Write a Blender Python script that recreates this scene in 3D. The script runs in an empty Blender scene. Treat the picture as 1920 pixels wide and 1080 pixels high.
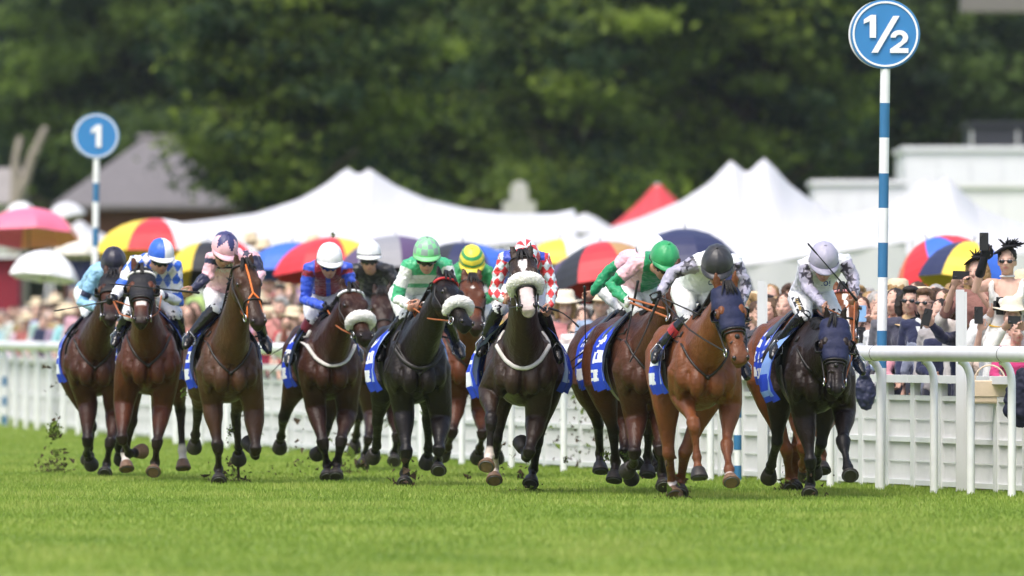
import bpy, math, random
import numpy as np
from mathutils import Vector, Matrix, noise
R = math.radians
scene = bpy.context.scene
COL = scene.collection
random.seed(7); np.random.seed(7)

# ---------------------------------------------------------------- camera, sky, sun, exposure
F = 21333.0; CAMH = 1.36; HOR = 627.0          # focal length in photo pixels, eye height, horizon row
cam_d = bpy.data.cameras.new('camera'); cam = bpy.data.objects.new('camera', cam_d); COL.objects.link(cam)
cam_d.sensor_width = 36.0; cam_d.lens = 36.0 * F / 1920.0
cam.location = (0, 0, CAMH); cam.rotation_euler = (R(90) + math.atan((HOR - 540) / F), 0, 0)
cam_d.clip_start = 0.5; cam_d.clip_end = 4000
cam_d.dof.use_dof = True; cam_d.dof.focus_distance = 96.0; cam_d.dof.aperture_fstop = 3.1
scene.camera = cam
world = bpy.data.worlds.new('World'); scene.world = world; world.use_nodes = True
wn = world.node_tree; bg = wn.nodes['Background']
sky = wn.nodes.new('ShaderNodeTexSky'); sky.sky_type = 'NISHITA'; sky.sun_disc = False
SUN_EL, SUN_AZ = 60.0, 210.0                    # azimuth measured clockwise from +Y (the view direction)
sky.sun_elevation = R(SUN_EL); sky.sun_rotation = R(SUN_AZ); sky.dust_density = 4.0; sky.air_density = 1.0; sky.ozone_density = 0.6
wn.links.new(sky.outputs[0], bg.inputs[0]); bg.inputs[1].default_value = 0.145
sun_d = bpy.data.lights.new('sun', 'SUN'); sun_d.energy = 1.35; sun_d.angle = R(20); sun_d.color = (1.0, 0.98, 0.95)
sun = bpy.data.objects.new('sun', sun_d); COL.objects.link(sun)
sv = Vector((math.sin(R(SUN_AZ)) * math.cos(R(SUN_EL)), math.cos(R(SUN_AZ)) * math.cos(R(SUN_EL)), math.sin(R(SUN_EL))))
sun.rotation_euler = (-sv).to_track_quat('-Z', 'Y').to_euler(); sun.location = sv * 60
scene.view_settings.view_transform = 'Standard'; scene.view_settings.look = 'None'
scene.view_settings.exposure = 0.86; scene.view_settings.gamma = 1.0

# ---------------------------------------------------------------- helpers
def P(px, py, d):                                # photo pixel at depth d -> point of the place
    return Vector(((px - 960) * d / F, d, CAMH - (py - HOR) * d / F))
def gd(gy): return F * CAMH / (gy - HOR)         # depth of a ground contact seen at row gy
def V(*a): return Vector(a)
UP = Vector((0, 0, 1))

def perp(t, ref):
    r = ref - t * ref.dot(t)
    if r.length < 1e-5:
        ref = Vector((1, 0, 0)) if abs(t.x) < .9 else Vector((0, 1, 0)); r = ref - t * ref.dot(t)
    return r.normalized()

class MB:
    def __init__(s): s.v = []; s.f = []; s.c = []; s.m = []
    def add(s, vs, fs, col=None, mi=0):
        o = len(s.v); s.v += [tuple(v) for v in vs]
        for f in fs: s.f.append(tuple(i + o for i in f)); s.c.append(col); s.m.append(mi)
    def loft(s, rings, col=None, closed=True, cap=True, mi=0):
        n = len(rings[0]); vs = [p for r in rings for p in r]; fs = []
        for i in range(len(rings) - 1):
            for j in range(n if closed else n - 1):
                k = (j + 1) % n
                fs.append((i*n + j, i*n + k, (i+1)*n + k, (i+1)*n + j))
        if cap and closed:
            fs.append(tuple(range(n - 1, -1, -1))); fs.append(tuple((len(rings) - 1) * n + j for j in range(n)))
        s.add(vs, fs, col, mi)
    def tube(s, pts, rad, n=10, col=None, flat=1.0, ref=None, caps=True, mi=0):
        pts = [Vector(p) for p in pts]
        if not hasattr(rad, '__len__'): rad = [rad] * len(pts)
        rings = []; prev = None
        for i, p in enumerate(pts):
            if i == 0: t = pts[1] - pts[0]
            elif i == len(pts) - 1: t = pts[-1] - pts[-2]
            else: t = (pts[i+1] - pts[i]).normalized() + (pts[i] - pts[i-1]).normalized()
            if t.length < 1e-9: t = pts[min(i+1, len(pts)-1)] - p + Vector((0, 0, 1e-6))
            t = t.normalized()
            a = perp(t, prev if prev is not None else (ref or Vector((0.31, 0.9, 0.22)))); prev = a; b = t.cross(a)
            r = rad[i]
            def ring(c, q): return [c + a * (r*q*math.cos(2*math.pi*j/n)) + b * (r*q*flat*math.sin(2*math.pi*j/n)) for j in range(n)]
            if caps and i == 0: rings += [ring(p - t*r*.95, .25), ring(p - t*r*.6, .78)]
            rings.append(ring(p, 1))
            if caps and i == len(pts) - 1: rings += [ring(p + t*r*.6, .78), ring(p + t*r*.95, .25)]
        s.loft(rings, col, mi=mi, cap=caps)
        if not caps: s.add(rings[0], [tuple(range(n - 1, -1, -1))], col, mi); s.add(rings[-1], [tuple(range(n))], col, mi)
    def ell(s, c, ax, ay, az, n=14, m=8, col=None, mi=0):
        c = Vector(c); rings = []
        for i in range(m + 1):
            th = math.pi * (0.04 + .92 * i / m)
            rings.append([c + az * math.cos(th) + ax * (math.sin(th) * math.cos(2*math.pi*j/n)) + ay * (math.sin(th) * math.sin(2*math.pi*j/n)) for j in range(n)])
        s.loft(rings[::-1], col, mi=mi)
    def ball(s, c, r, n=12, m=8, col=None, mi=0):
        if not hasattr(r, '__len__'): r = (r, r, r)
        s.ell(c, V(r[0], 0, 0), V(0, r[1], 0), V(0, 0, r[2]), n, m, col, mi)
    def box(s, c, ax, ay, az, col=None, mi=0):
        c = Vector(c); vs = [c + ax*i + ay*j + az*k for k in (-1, 1) for j in (-1, 1) for i in (-1, 1)]
        s.add(vs, [(0,2,3,1),(4,5,7,6),(0,1,5,4),(2,6,7,3),(0,4,6,2),(1,3,7,5)], col, mi)
    def bx(s, x0, x1, y0, y1, z0, z1, col=None, mi=0):
        s.box(((x0+x1)/2, (y0+y1)/2, (z0+z1)/2), V((x1-x0)/2,0,0), V(0,(y1-y0)/2,0), V(0,0,(z1-z0)/2), col, mi)
    def sweep_shape(s, poly, o, ax, ay, thick, col=None, mi=0):   # extruded flat outline
        nrm = ax.cross(ay).normalized(); n = len(poly)
        a = [o + ax*x + ay*y + nrm*thick/2 for x, y in poly]; b = [o + ax*x + ay*y - nrm*thick/2 for x, y in poly]
        s.add(a + b, [tuple(range(n)), tuple(range(2*n-1, n-1, -1))] + [(i, i+n, (i+1) % n + n, (i+1) % n) for i in range(n)], col, mi)
    def mesh(s, name):
        me = bpy.data.meshes.new(name); me.from_pydata(s.v, [], s.f); me.update()
        if any(c is not None for c in s.c):
            at = me.color_attributes.new('Col', 'FLOAT_COLOR', 'CORNER'); arr = []
            for p, c in zip(me.polygons, s.c):
                arr += list((c or (.5, .5, .5)))[:3] * 1 + [1] if False else [x for _ in range(p.loop_total) for x in (*(c or (.5, .5, .5))[:3], 1.0)]
            at.data.foreach_set('color', arr)
        if any(s.m): me.polygons.foreach_set('material_index', s.m)
        return me

ORG = {}
def smooth(me): me.polygons.foreach_set('use_smooth', [True] * len(me.polygons))
def link(name, me, mat, parent=None, sm=True, shift=True):
    """one mesh object; its vertices are written in place coordinates and moved into the parent's frame"""
    if isinstance(me, MB): me = me.mesh(name)
    me.name = name
    for m in (mat if isinstance(mat, (list, tuple)) else [mat]): me.materials.append(m)
    if sm: smooth(me)
    o = bpy.data.objects.new(name, me); COL.objects.link(o)
    if parent is not None:
        if shift: me.transform(Matrix.Translation(-ORG[parent.name]))
        o.parent = parent; ORG[o.name] = ORG[parent.name]
    else: ORG[o.name] = Vector((0, 0, 0))
    return o
def recenter(o, p):                               # move a one-mesh thing's origin to its base
    p = Vector(p); o.data.transform(Matrix.Translation(-p)); o.location = p; ORG[o.name] = p; return o
def tag(o, label=None, cat=None, group=None, kind=None):
    if label: o['label'] = label
    if cat: o['category'] = cat
    if group: o['group'] = group
    if kind: o['kind'] = kind
    return o
def thing(name, label, cat, loc, group=None):
    o = bpy.data.objects.new(name, None); COL.objects.link(o); o.location = loc; o.empty_display_size = .2
    ORG[o.name] = Vector(loc); return tag(o, label, cat, group)
def copy_tree(src, loc, label=None, rotz=None, scale=None, parent=None):
    c = src.copy(); COL.objects.link(c)
    if parent is None:
        c.location = loc
        if rotz is not None: c.rotation_euler = (0, 0, rotz)
        if scale is not None: c.scale = (scale,)*3 if not hasattr(scale, '__len__') else scale
        if label: c['label'] = label
    else: c.parent = parent
    for ch in [x for x in src.children]: copy_tree(ch, None, parent=c)
    return c

def remesh(mb, voxel, it=4, fac=.5):
    me = mb.mesh('tmp'); ob = bpy.data.objects.new('tmp', me); COL.objects.link(ob)
    m = ob.modifiers.new('r', 'REMESH'); m.mode = 'VOXEL'; m.voxel_size = voxel
    if it:
        m2 = ob.modifiers.new('s', 'SMOOTH'); m2.factor = fac; m2.iterations = it
    dg = bpy.context.evaluated_depsgraph_get()
    out = bpy.data.meshes.new_from_object(ob.evaluated_get(dg))
    bpy.data.objects.remove(ob); bpy.data.meshes.remove(me)
    return out
def co_of(me):
    a = np.empty(len(me.vertices)*3); me.vertices.foreach_get('co', a); return a.reshape(-1, 3)
def set_co(me, a): me.vertices.foreach_set('co', a.ravel()); me.update()
def set_col(me, c):
    at = me.color_attributes.new('Col', 'FLOAT_COLOR', 'POINT')
    a = np.ones((len(me.vertices), 4)); a[:, :3] = np.clip(c, 0, 1); at.data.foreach_set('color', a.ravel())
def vnoise(co, scale, seed=0.0):
    o = Vector((seed*7.31, seed*3.17, seed*1.93))
    return np.array([noise.noise(Vector(p)*scale + o) for p in co])
def wrinkle(me, amp, scale, seed=0, aniso=None):
    co = co_of(me); nr = np.empty(len(co)*3); me.vertices.foreach_get('normal', nr); nr = nr.reshape(-1, 3)
    q = co if aniso is None else co * np.array(aniso)
    n = vnoise(q, scale, seed) + .5*vnoise(q, scale*2.3, seed + 4)
    set_co(me, co + nr * (np.abs(n)*2 - .6)[:, None] * amp)
def seg(co, a, b):
    a = np.array(a); b = np.array(b); ab = b - a
    t = np.clip(((co - a) @ ab) / max(ab @ ab, 1e-9), 0, 1)
    return t, np.linalg.norm(co - (a + t[:, None]*ab), axis=1)
def sstep(a, b, x): t = np.clip((x - a)/(b - a), 0, 1); return t*t*(3 - 2*t)
def mixc(c, d, f): f = np.asarray(f)[:, None]; return c*(1 - f) + np.array(d)*f

# ---------------------------------------------------------------- materials
MATS = {}
def material(name, col=None, rough=.6, spec=.4, var=.12, vscale=8.0, bump=0.0, bscale=40.0, metal=0.0, trans=0.0, sheen=0.0, coat=0.0, sss=0.0, two=None, alpha=1.0):
    """procedural: base colour (or the mesh's own colour attribute) broken up by noise, with an optional noise bump"""
    if name in MATS: return MATS[name]
    m = bpy.data.materials.new(name); m.use_nodes = True; nt = m.node_tree; N = nt.nodes; L = nt.links; b = N['Principled BSDF']
    tc = N.new('ShaderNodeTexCoord'); nz = N.new('ShaderNodeTexNoise'); nz.inputs['Scale'].default_value = vscale; nz.inputs['Detail'].default_value = 4
    L.new(tc.outputs['Object'], nz.inputs['Vector'])
    mr = N.new('ShaderNodeMapRange'); mr.inputs['To Min'].default_value = 1 - var*1.6; mr.inputs['To Max'].default_value = 1 + var*1.6; L.new(nz.outputs['Fac'], mr.inputs['Value'])
    mx = N.new('ShaderNodeVectorMath'); mx.operation = 'SCALE'; L.new(mr.outputs['Result'], mx.inputs['Scale'])
    if col is None:
        at = N.new('ShaderNodeAttribute'); at.attribute_name = 'Col'; L.new(at.outputs['Color'], mx.inputs[0])
    elif two is not None:
        n2 = N.new('ShaderNodeTexNoise'); n2.inputs['Scale'].default_value = vscale*.23; n2.inputs['Detail'].default_value = 3; L.new(tc.outputs['Object'], n2.inputs['Vector'])
        cr = N.new('ShaderNodeValToRGB'); cr.color_ramp.elements[0].position = .38; cr.color_ramp.elements[1].position = .62
        cr.color_ramp.elements[0].color = (*col, 1); cr.color_ramp.elements[1].color = (*two, 1); L.new(n2.outputs['Fac'], cr.inputs[0]); L.new(cr.outputs[0], mx.inputs[0])
    else: mx.inputs[0].default_value = col
    L.new(mx.outputs[0], b.inputs['Base Color'])
    b.inputs['Roughness'].default_value = rough; b.inputs['Specular IOR Level'].default_value = spec; b.inputs['Metallic'].default_value = metal
    b.inputs['Sheen Weight'].default_value = sheen; b.inputs['Coat Weight'].default_value = coat
    if sss: b.inputs['Subsurface Weight'].default_value = sss; b.inputs['Subsurface Radius'].default_value = (.02, .008, .004)
    if trans: b.inputs['Transmission Weight'].default_value = trans
    if alpha < 1: b.inputs['Alpha'].default_value = alpha
    if bump:
        n3 = N.new('ShaderNodeTexNoise'); n3.inputs['Scale'].default_value = bscale; n3.inputs['Detail'].default_value = 5; L.new(tc.outputs['Object'], n3.inputs['Vector'])
        bp = N.new('ShaderNodeBump'); bp.inputs['Strength'].default_value = bump; bp.inputs['Distance'].default_value = .02; L.new(n3.outputs['Fac'], bp.inputs['Height']); L.new(bp.outputs[0], b.inputs['Normal'])
    if name == 'horse_coat':          # raised veins and fine hair under the skin relief
        n4 = N.new('ShaderNodeTexNoise'); n4.noise_type = 'RIDGED_MULTIFRACTAL'; n4.inputs['Scale'].default_value = 5.5; n4.inputs['Detail'].default_value = 3; L.new(tc.outputs['Object'], n4.inputs['Vector'])
        b2 = N.new('ShaderNodeBump'); b2.inputs['Strength'].default_value = .45; b2.inputs['Distance'].default_value = .012; L.new(n4.outputs['Fac'], b2.inputs['Height']); L.new(bp.outputs[0], b2.inputs['Normal']); L.new(b2.outputs[0], b.inputs['Normal'])
    MATS[name] = m; return m
def leafy(name, col, col2, trans=.5):
    m = bpy.data.materials.new(name); m.use_nodes = True; nt = m.node_tree; N = nt.nodes; L = nt.links; b = N['Principled BSDF']
    at = N.new('ShaderNodeAttribute'); at.attribute_name = 'Col'
    cr = N.new('ShaderNodeValToRGB'); cr.color_ramp.elements[0].position = .05; cr.color_ramp.elements[1].position = .95
    cr.color_ramp.elements[0].color = (*col, 1); cr.color_ramp.elements[1].color = (*col2, 1); L.new(at.outputs['Fac'], cr.inputs[0]); L.new(cr.outputs[0], b.inputs['Base Color'])
    b.inputs['Roughness'].default_value = .6; b.inputs['Specular IOR Level'].default_value = .25
    tr = N.new('ShaderNodeBsdfTranslucent'); L.new(cr.outputs[0], tr.inputs['Color']); ms = N.new('ShaderNodeMixShader'); ms.inputs[0].default_value = trans
    L.new(b.outputs[0], ms.inputs[1]); L.new(tr.outputs[0], ms.inputs[2]); L.new(ms.outputs[0], N['Material Output'].inputs['Surface'])
    MATS[name] = m; return m
M_white = material('white_plastic', (.80, .81, .82), .38, .45, .09, 5, .08, 30)
M_whitew = material('white_paint', (.72, .73, .74), .5, .4, .07, 6)
M_coat = material('horse_coat', None, .39, .25, .30, 6, .40, 38)
M_hoof = material('hoof_horn', None, .5, .4, .3, 40, .15, 60)
M_black = material('black_leather', (.012, .012, .013), .35, .5, .2, 30)
M_eye = material('dark_eye', (.01, .006, .004), .08, .6, .1)
M_silk = material('racing_silk', None, .42, .45, .07, 20, .25, 28, sheen=.15)
M_skin = material('skin', None, .5, .35, .06, 30, sss=.12)
M_cloth = material('cloth', None, .75, .25, .10, 25, .12, 90)
M_hair = material('hair', None, .5, .35, .3, 60, .4, 160)
M_mane = material('horse_hair', (.012, .010, .009), .5, .35, .4, 50, .4, 140)
M_fleece = material('sheepskin', (.86, .84, .79), .95, .1, .10, 40, .9, 90)
M_tan = material('tan_rubber', (.36, .11, .035), .55, .35, .15, 30)
M_boot = material('boot_leather', (.010, .010, .011), .22, .55, .15, 20, .08, 30)
M_glass = material('goggle_lens', (.01, .011, .016), .08, .7, .05)
M_metal = material('steel', (.55, .55, .56), .25, .5, .05, metal=1.0)
# ---------------------------------------------------------------- the ground, the rail line
def rail_x(d):
    if d < 90: return 3.5 + .215*8 + .00085*64 + (90 - d)*.2286
    u = d - 98; return 3.5 - .215*u + .00085*u*u if u < 90 else 3.5 - .215*90 + .00085*8100 - (u - 90)*.062
def rail_t(d, off=0.0, z=0.0):                     # point of the rail line at depth d, off metres to the crowd's side
    e = .05; t = Vector((rail_x(d + e) - rail_x(d - e), 2*e, 0)).normalized(); nrm = Vector((t.y, -t.x, 0))
    return Vector((rail_x(d), d, z)) + nrm*off
def rail_d(px, off=0.0):                            # depth at which the rail line is seen in column px
    lo, hi = 60., 260.
    for _ in range(50):
        mid = (lo + hi)/2; q = rail_t(mid, off)
        if 960 + q.x*F/q.y > px: lo = mid
        else: hi = mid
    return lo

def ground_mat():
    m = bpy.data.materials.new('turf'); m.use_nodes = True; nt = m.node_tree; N = nt.nodes; L = nt.links; b = N['Principled BSDF']
    tc = N.new('ShaderNodeTexCoord'); mp = N.new('ShaderNodeMapping'); mp.inputs['Scale'].default_value = (1, .22, 1); L.new(tc.outputs['Object'], mp.inputs[0])
    a = N.new('ShaderNodeTexNoise'); a.inputs['Scale'].default_value = .55; a.inputs['Detail'].default_value = 5; L.new(mp.outputs[0], a.inputs['Vector'])
    c = N.new('ShaderNodeTexNoise'); c.inputs['Scale'].default_value = 9; c.inputs['Detail'].default_value = 6; L.new(tc.outputs['Object'], c.inputs['Vector'])
    mx = N.new('ShaderNodeMath'); mx.operation = 'MULTIPLY_ADD'; L.new(c.outputs['Fac'], mx.inputs[0]); mx.inputs[1].default_value = .35; L.new(a.outputs['Fac'], mx.inputs[2])
    cr = N.new('ShaderNodeValToRGB'); e = cr.color_ramp.elements; e[0].position = .45; e[0].color = (.10, .165, .022, 1); e[1].position = .85; e[1].color = (.20, .27, .05, 1)
    L.new(mx.outputs[0], cr.inputs[0]); L.new(cr.outputs[0], b.inputs['Base Color']); b.inputs['Roughness'].default_value = .9; b.inputs['Specular IOR Level'].default_value = .15
    bp = N.new('ShaderNodeBump'); bp.inputs['Strength'].default_value = .5; bp.inputs['Distance'].default_value = .04; L.new(c.outputs['Fac'], bp.inputs['Height']); L.new(bp.outputs[0], b.inputs['Normal'])
    return m
g = MB(); g.add([(-1500, -60, 0), (1500, -60, 0), (1500, 2600, 0), (-1500, 2600, 0)], [(0, 1, 2, 3)])
tag(link('ground', g, ground_mat(), sm=False), kind='structure')
# hillside behind the trees
hb = MB(); rows = []
for i in range(14):
    y = 470 + i*70; row = []
    for j in range(41):
        x = -500 + j*25; row.append(V(x, y, (0 if i == 0 else 9*i + 8*noise.noise(Vector((x*.01, y*.008, 2)))) - .5))
    rows.append(row)
hb.loft(rows, closed=False)
tag(link('hillside', hb, material('hill_grass', (.03, .05, .014), .9, .1, .3, .08)), kind='structure')

# grass blades: density and size fall with distance
def grass():
    rng = np.random.default_rng(3); xs = []; ys = []
    for d0, d1, dens in ((64, 80, 330), (80, 92, 420), (92, 104, 420), (104, 125, 300), (125, 150, 170), (150, 190, 90)):
        w = d1*960/F*1.12; n = int(2*w*(d1 - d0)*dens); xs.append(rng.uniform(-w, w, n)); ys.append(rng.uniform(d0, d1, n))
    x = np.concatenate(xs); y = np.concatenate(ys); n = len(x)
    cl = np.array([noise.noise(Vector((a*.9, b*.35, 0))) for a, b in zip(x[::1], y[::1])])
    h = rng.uniform(.020, .044, n)*(1 + .35*cl); a = rng.uniform(0, 2*math.pi, n); lean = rng.uniform(0, .035, n); wd = rng.uniform(.004, .0075, n)
    dx, dy = np.cos(a)*wd, np.sin(a)*wd*.3; b = rng.uniform(0, 2*math.pi, n)
    v = np.empty((n, 3, 3)); v[:, 0] = np.stack([x - dx, y - dy, np.zeros(n)], 1); v[:, 1] = np.stack([x + dx, y + dy, np.zeros(n)], 1)
    v[:, 2] = np.stack([x + np.cos(b)*lean, y + np.sin(b)*lean, h], 1)
    me = bpy.data.meshes.new('grass'); me.vertices.add(3*n); me.vertices.foreach_set('co', v.ravel())
    me.loops.add(3*n); me.loops.foreach_set('vertex_index', np.arange(3*n)); me.polygons.add(n); me.polygons.foreach_set('loop_start', np.arange(0, 3*n, 3)); me.update(calc_edges=True)
    base = np.array([.245, .355, .048]); dry = np.array([.37, .43, .10]); dark = np.array([.165, .265, .034])
    f = np.clip(.5 + .55*cl + rng.normal(0, .22, n), 0, 1)[:, None]; c = np.where(f > .5, base + (dry - base)*(f - .5)*2, dark + (base - dark)*f*2)
    at = me.color_attributes.new('Col', 'FLOAT_COLOR', 'POINT'); cc = np.ones((n, 3, 4)); cc[:, :, :3] = c[:, None, :]; at.data.foreach_set('color', cc.ravel())
    m = bpy.data.materials.new('grass_blade'); m.use_nodes = True; nt = m.node_tree; N = nt.nodes; L = nt.links; bs = N['Principled BSDF']
    an = N.new('ShaderNodeAttribute'); an.attribute_name = 'Col'; L.new(an.outputs['Color'], bs.inputs['Base Color']); bs.inputs['Roughness'].default_value = .55; bs.inputs['Specular IOR Level'].default_value = .3
    tr = N.new('ShaderNodeBsdfTranslucent'); L.new(an.outputs['Color'], tr.inputs['Color']); ms = N.new('ShaderNodeMixShader'); ms.inputs[0].default_value = .4
    L.new(bs.outputs[0], ms.inputs[1]); L.new(tr.outputs[0], ms.inputs[2]); L.new(ms.outputs[0], N['Material Output'].inputs['Surface'])
    tag(link('grass', me, m, sm=False), kind='stuff')
grass()

# ---------------------------------------------------------------- trees
def crown_mesh(name, seed, rx, rz, zc, nclump, leaf, nleaf):
    rng = np.random.default_rng(seed); pts = []
    lobes = [(rng.normal(0, .45, 3)*np.array([rx, rx*.8, rz])*.9, rng.uniform(.38, .62)) for _ in range(16)]
    C = []
    while len(C) < nclump:
        o, s = lobes[rng.integers(len(lobes))]; dv = rng.normal(size=3); dv /= np.linalg.norm(dv)
        p = o + dv*s*np.array([rx, rx*.85, rz])*rng.uniform(.55, 1.0)**.5
        q = p/np.array([rx, rx, rz])
        if q @ q < 1.35: C.append(p)
    C = np.array(C); C[:, 2] += zc; C[:, 2] = np.maximum(C[:, 2], 1.2)
    ctr = np.repeat(C, nleaf, 0); n = len(ctr); sz = rng.uniform(.55, 1.5, nclump).repeat(nleaf)
    p = ctr + rng.normal(0, 1, (n, 3))*np.array([.55, .55, .20])*sz[:, None]
    out = ctr - np.array([0, 0, zc]); out /= np.linalg.norm(out, axis=1)[:, None] + 1e-6
    nr = out*.5 + rng.normal(0, .55, (n, 3)) + np.array([0, 0, .45]); nr /= np.linalg.norm(nr, axis=1)[:, None]
    t = np.cross(nr, rng.normal(size=(n, 3))); t /= np.linalg.norm(t, axis=1)[:, None]; b = np.cross(nr, t)
    l = (leaf*rng.uniform(.6, 1.3, n))[:, None]; v = np.stack([p - t*l, p + b*l*.55, p + t*l, p - b*l*.55], 1)
    me = bpy.data.meshes.new(name); me.vertices.add(4*n); me.vertices.foreach_set('co', v.ravel()); me.loops.add(4*n); me.loops.foreach_set('vertex_index', np.arange(4*n))
    me.polygons.add(n); me.polygons.foreach_set('loop_start', np.arange(0, 4*n, 4)); me.update(calc_edges=True)
    tone = np.clip(rng.normal(.34, .34, nclump), 0, 1).repeat(nleaf); tone = np.clip(tone + rng.normal(0, .12, n), 0, 1); at = me.color_attributes.new('Col', 'FLOAT_COLOR', 'POINT'); cc = np.ones((n, 4, 4)); cc[:, :, :3] = tone[:, None, None]; at.data.foreach_set('color', cc.ravel()); return me
bark = material('bark', (.075, .06, .045), .9, .1, .35, 3, .6, 8)
leafA = leafy('beech_leaves', (.022, .054, .019), (.26, .35, .045)); leafB = leafy('oak_leaves', (.020, .048, .020), (.185, .275, .045)); leafC = leafy('dark_leaves', (.017, .040, .020), (.12, .185, .045))
def tree_proto(seed, rx, rz, zc, lm, label):
    t = thing('tree', label, 'tree', (0, 0, 0), 'trees behind the marquees'); rng = random.Random(seed)
    tb = MB(); h = zc + rz*.4; tb.tube([(0, 0, -.1), (.1, .05, 1.5), (.15, -.1, zc*.5), (-.1, .1, h)], [.55, .42, .34, .12], 10)
    for k in range(9):
        z = zc*(.3 + .07*k); a = k*2.4; q = V(math.cos(a), math.sin(a), 0); tb.tube([V(.1, 0, z), V(.1, 0, z + .8) + q*rx*.3, V(0, 0, z + 1.9) + q*rx*.72], [.17, .11, .03], 7)
    link('trunk', tb, bark, t); link('crown', crown_mesh('crown', seed, rx, rz, zc, 300, .16, 150), lm, t, sm=False); return t
TREES = [  # px, depth, proto, scale, rot, label
    (60, 372, 2, 1.05, .3, 'dark broadleaf tree at far left behind the bare dead trunk'),
    (250, 350, 1, 1.0, 1.2, 'dull green tree rising directly behind the slate roofed house'),
    (545, 284, 0, .80, 2.1, 'olive green tree whose low boughs overlap the right end of the house roof'),
    (585, 352, 1, 1.05, 4.2, 'broad green tree between the house and the twin white tent peaks'),
    (760, 330, 0, 1.0, 3.3, 'tree with yellow green sprays above the large white marquee'),
    (935, 345, 2, 1.1, 5.1, 'dark green tree behind the pale stone monument'),
    (1090, 322, 0, .95, .9, 'bright olive tree left of the red tent'),
    (1245, 350, 1, 1.12, 2.8, 'tall tree whose shaded trunk stands behind the red tent'),
    (1400, 328, 0, 1.02, 4.8, 'yellow green tree above the pointed white tent peaks in the right half'),
    (1560, 352, 1, 1.05, 3.9, 'green tree directly behind the half furlong sign'),
    (1730, 335, 2, 1.0, 1.7, 'dark tree right of the half furlong sign above the pale cabin'),
    (1890, 350, 1, 1.0, .2, 'shadowy tree at the far right edge below the grey overhanging beam'),
]
protos = [tree_proto(11, 4.6, 6.4, 9.6, leafA, ''), tree_proto(23, 5.0, 7.0, 10.2, leafB, ''), tree_proto(37, 5.2, 7.2, 9.8, leafC, '')]
used = set()
for px, d, k, s, rz, lab in TREES:
    loc = V((px - 960)*d/F, d, 0)
    if k not in used: o = protos[k]; used.add(k); o.location = loc; o.rotation_euler = (0, 0, rz); o.scale = (s,)*3; o['label'] = lab
    else: copy_tree(protos[k], loc, lab, rz, s)
for i, px in enumerate(range(-100, 2100, 175)):           # second row that closes the gaps
    copy_tree(protos[2 if i % 3 else 1], V((px - 960)*398/F + random.uniform(-1, 1), 398 + random.uniform(-8, 8), 0), 'dark tree in the back row filling gaps between the nearer crowns', i*1.9, 1.2)['group'] = 'back row of trees'

# ---------------------------------------------------------------- house, dead tree, monument, cabins
slate = material('slate', (.16, .15, .155), .7, .3, .22, 6, .3, 20); brick = material('red_brick', (.16, .075, .05), .85, .15, .25, 12, .3, 40)
stone = material('pale_stone', (.42, .42, .38), .85, .2, .18, 5, .3, 20)
d = 290; hx = lambda p: (p - 960)*d/F; hz = lambda y: CAMH - (y - HOR)*d/F
t = thing('slate_roofed_house', 'single storey brick house with grey hipped slate roof left of the tents', 'house', (hx(240), d, 0))
b = MB(); b.bx(hx(122), hx(432), d, d + 6, 0, hz(383)); link('wall', b, brick, t, sm=False)
b = MB(); e = hz(384); rt = hz(256); x0, x1, xa, xb = hx(100), hx(452), hx(262), hx(346)
vs = [(x0, d - .5, e), (x1, d - .5, e), (x1, d + 6.5, e), (x0, d + 6.5, e), (xa, d + 3, rt), (xb, d + 3, rt), (x0, d - .5, e - .12), (x1, d - .5, e - .12), (x1, d + 6.5, e - .12), (x0, d + 6.5, e - .12)]
b.add(vs, [(0, 1, 5, 4), (1, 2, 5), (2, 3, 4, 5), (3, 0, 4), (6, 7, 1, 0), (7, 8, 2, 1), (8, 9, 3, 2), (9, 6, 0, 3), (9, 8, 7, 6)]); rf = link('roof', b, slate, t, sm=False)
b = MB(); b.tube([(xa - .1, d + 3, rt + .03), (xb + .1, d + 3, rt + .03)], .09, 8); link('ridge_tiles', b, slate, rf)
for k in range(2):
    w = MB(); cx = hx(200 + 110*k); w.bx(cx - .45, cx + .45, d - .04, d - .003, 1.0, 2.2); wf = link('window', w, M_whitew, t, sm=False); g2 = MB(); g2.bx(cx - .38, cx + .38, d - .06, d - .042, 1.07, 2.13); link('pane', g2, M_glass, wf, sm=False)
d = 280
t = thing('stone_outbuilding', 'weathered grey stone building end cut by the left photo edge', 'building', (hx(-20), d, 0))
b = MB(); b.bx(hx(-120), hx(37), d, d + 5, 0, hz(378)); link('wall', b, stone, t, sm=False)
b = MB(); b.add([(hx(-125), d - .3, hz(382)), (hx(40), d - .3, hz(382)), (hx(40), d + 5.3, hz(382)), (hx(-125), d + 5.3, hz(382)), (hx(-125), d + 2.5, hz(312)), (hx(34), d + 2.5, hz(312))], [(0, 1, 5, 4), (1, 2, 5), (2, 3, 4, 5), (3, 0, 4), (3, 2, 1, 0)])
link('roof', b, material('stone_tiles', (.27, .25, .235), .85, .2, .25, 6, .4, 16), t, sm=False)
d = 272
b = MB(); b.tube([P(32, 627, d) - V(0, 0, 1.4), P(33, 420, d), P(31, 360, d), P(29, 300, d), P(37, 262, d)], [.28, .22, .15, .1, .085], 9)
b.tube([P(34, 372, d), P(48, 335, d), P(62, 290, d), P(80, 252, d), P(84, 243, d)], [.17, .13, .12, .1, .09], 9)
b.tube([P(62, 290, d), P(72, 285, d - .5)], [.05, .03], 6)
o = link('dead_tree', b, material('bare_wood', (.25, .22, .185), .9, .15, .25, 5, .5, 14)); tag(recenter(o, P(32, 627, d) - V(0, 0, 1.36)), 'bare dead tree with two broken grey limbs at the left edge', 'dead tree')
d = 283
b = MB()
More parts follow.
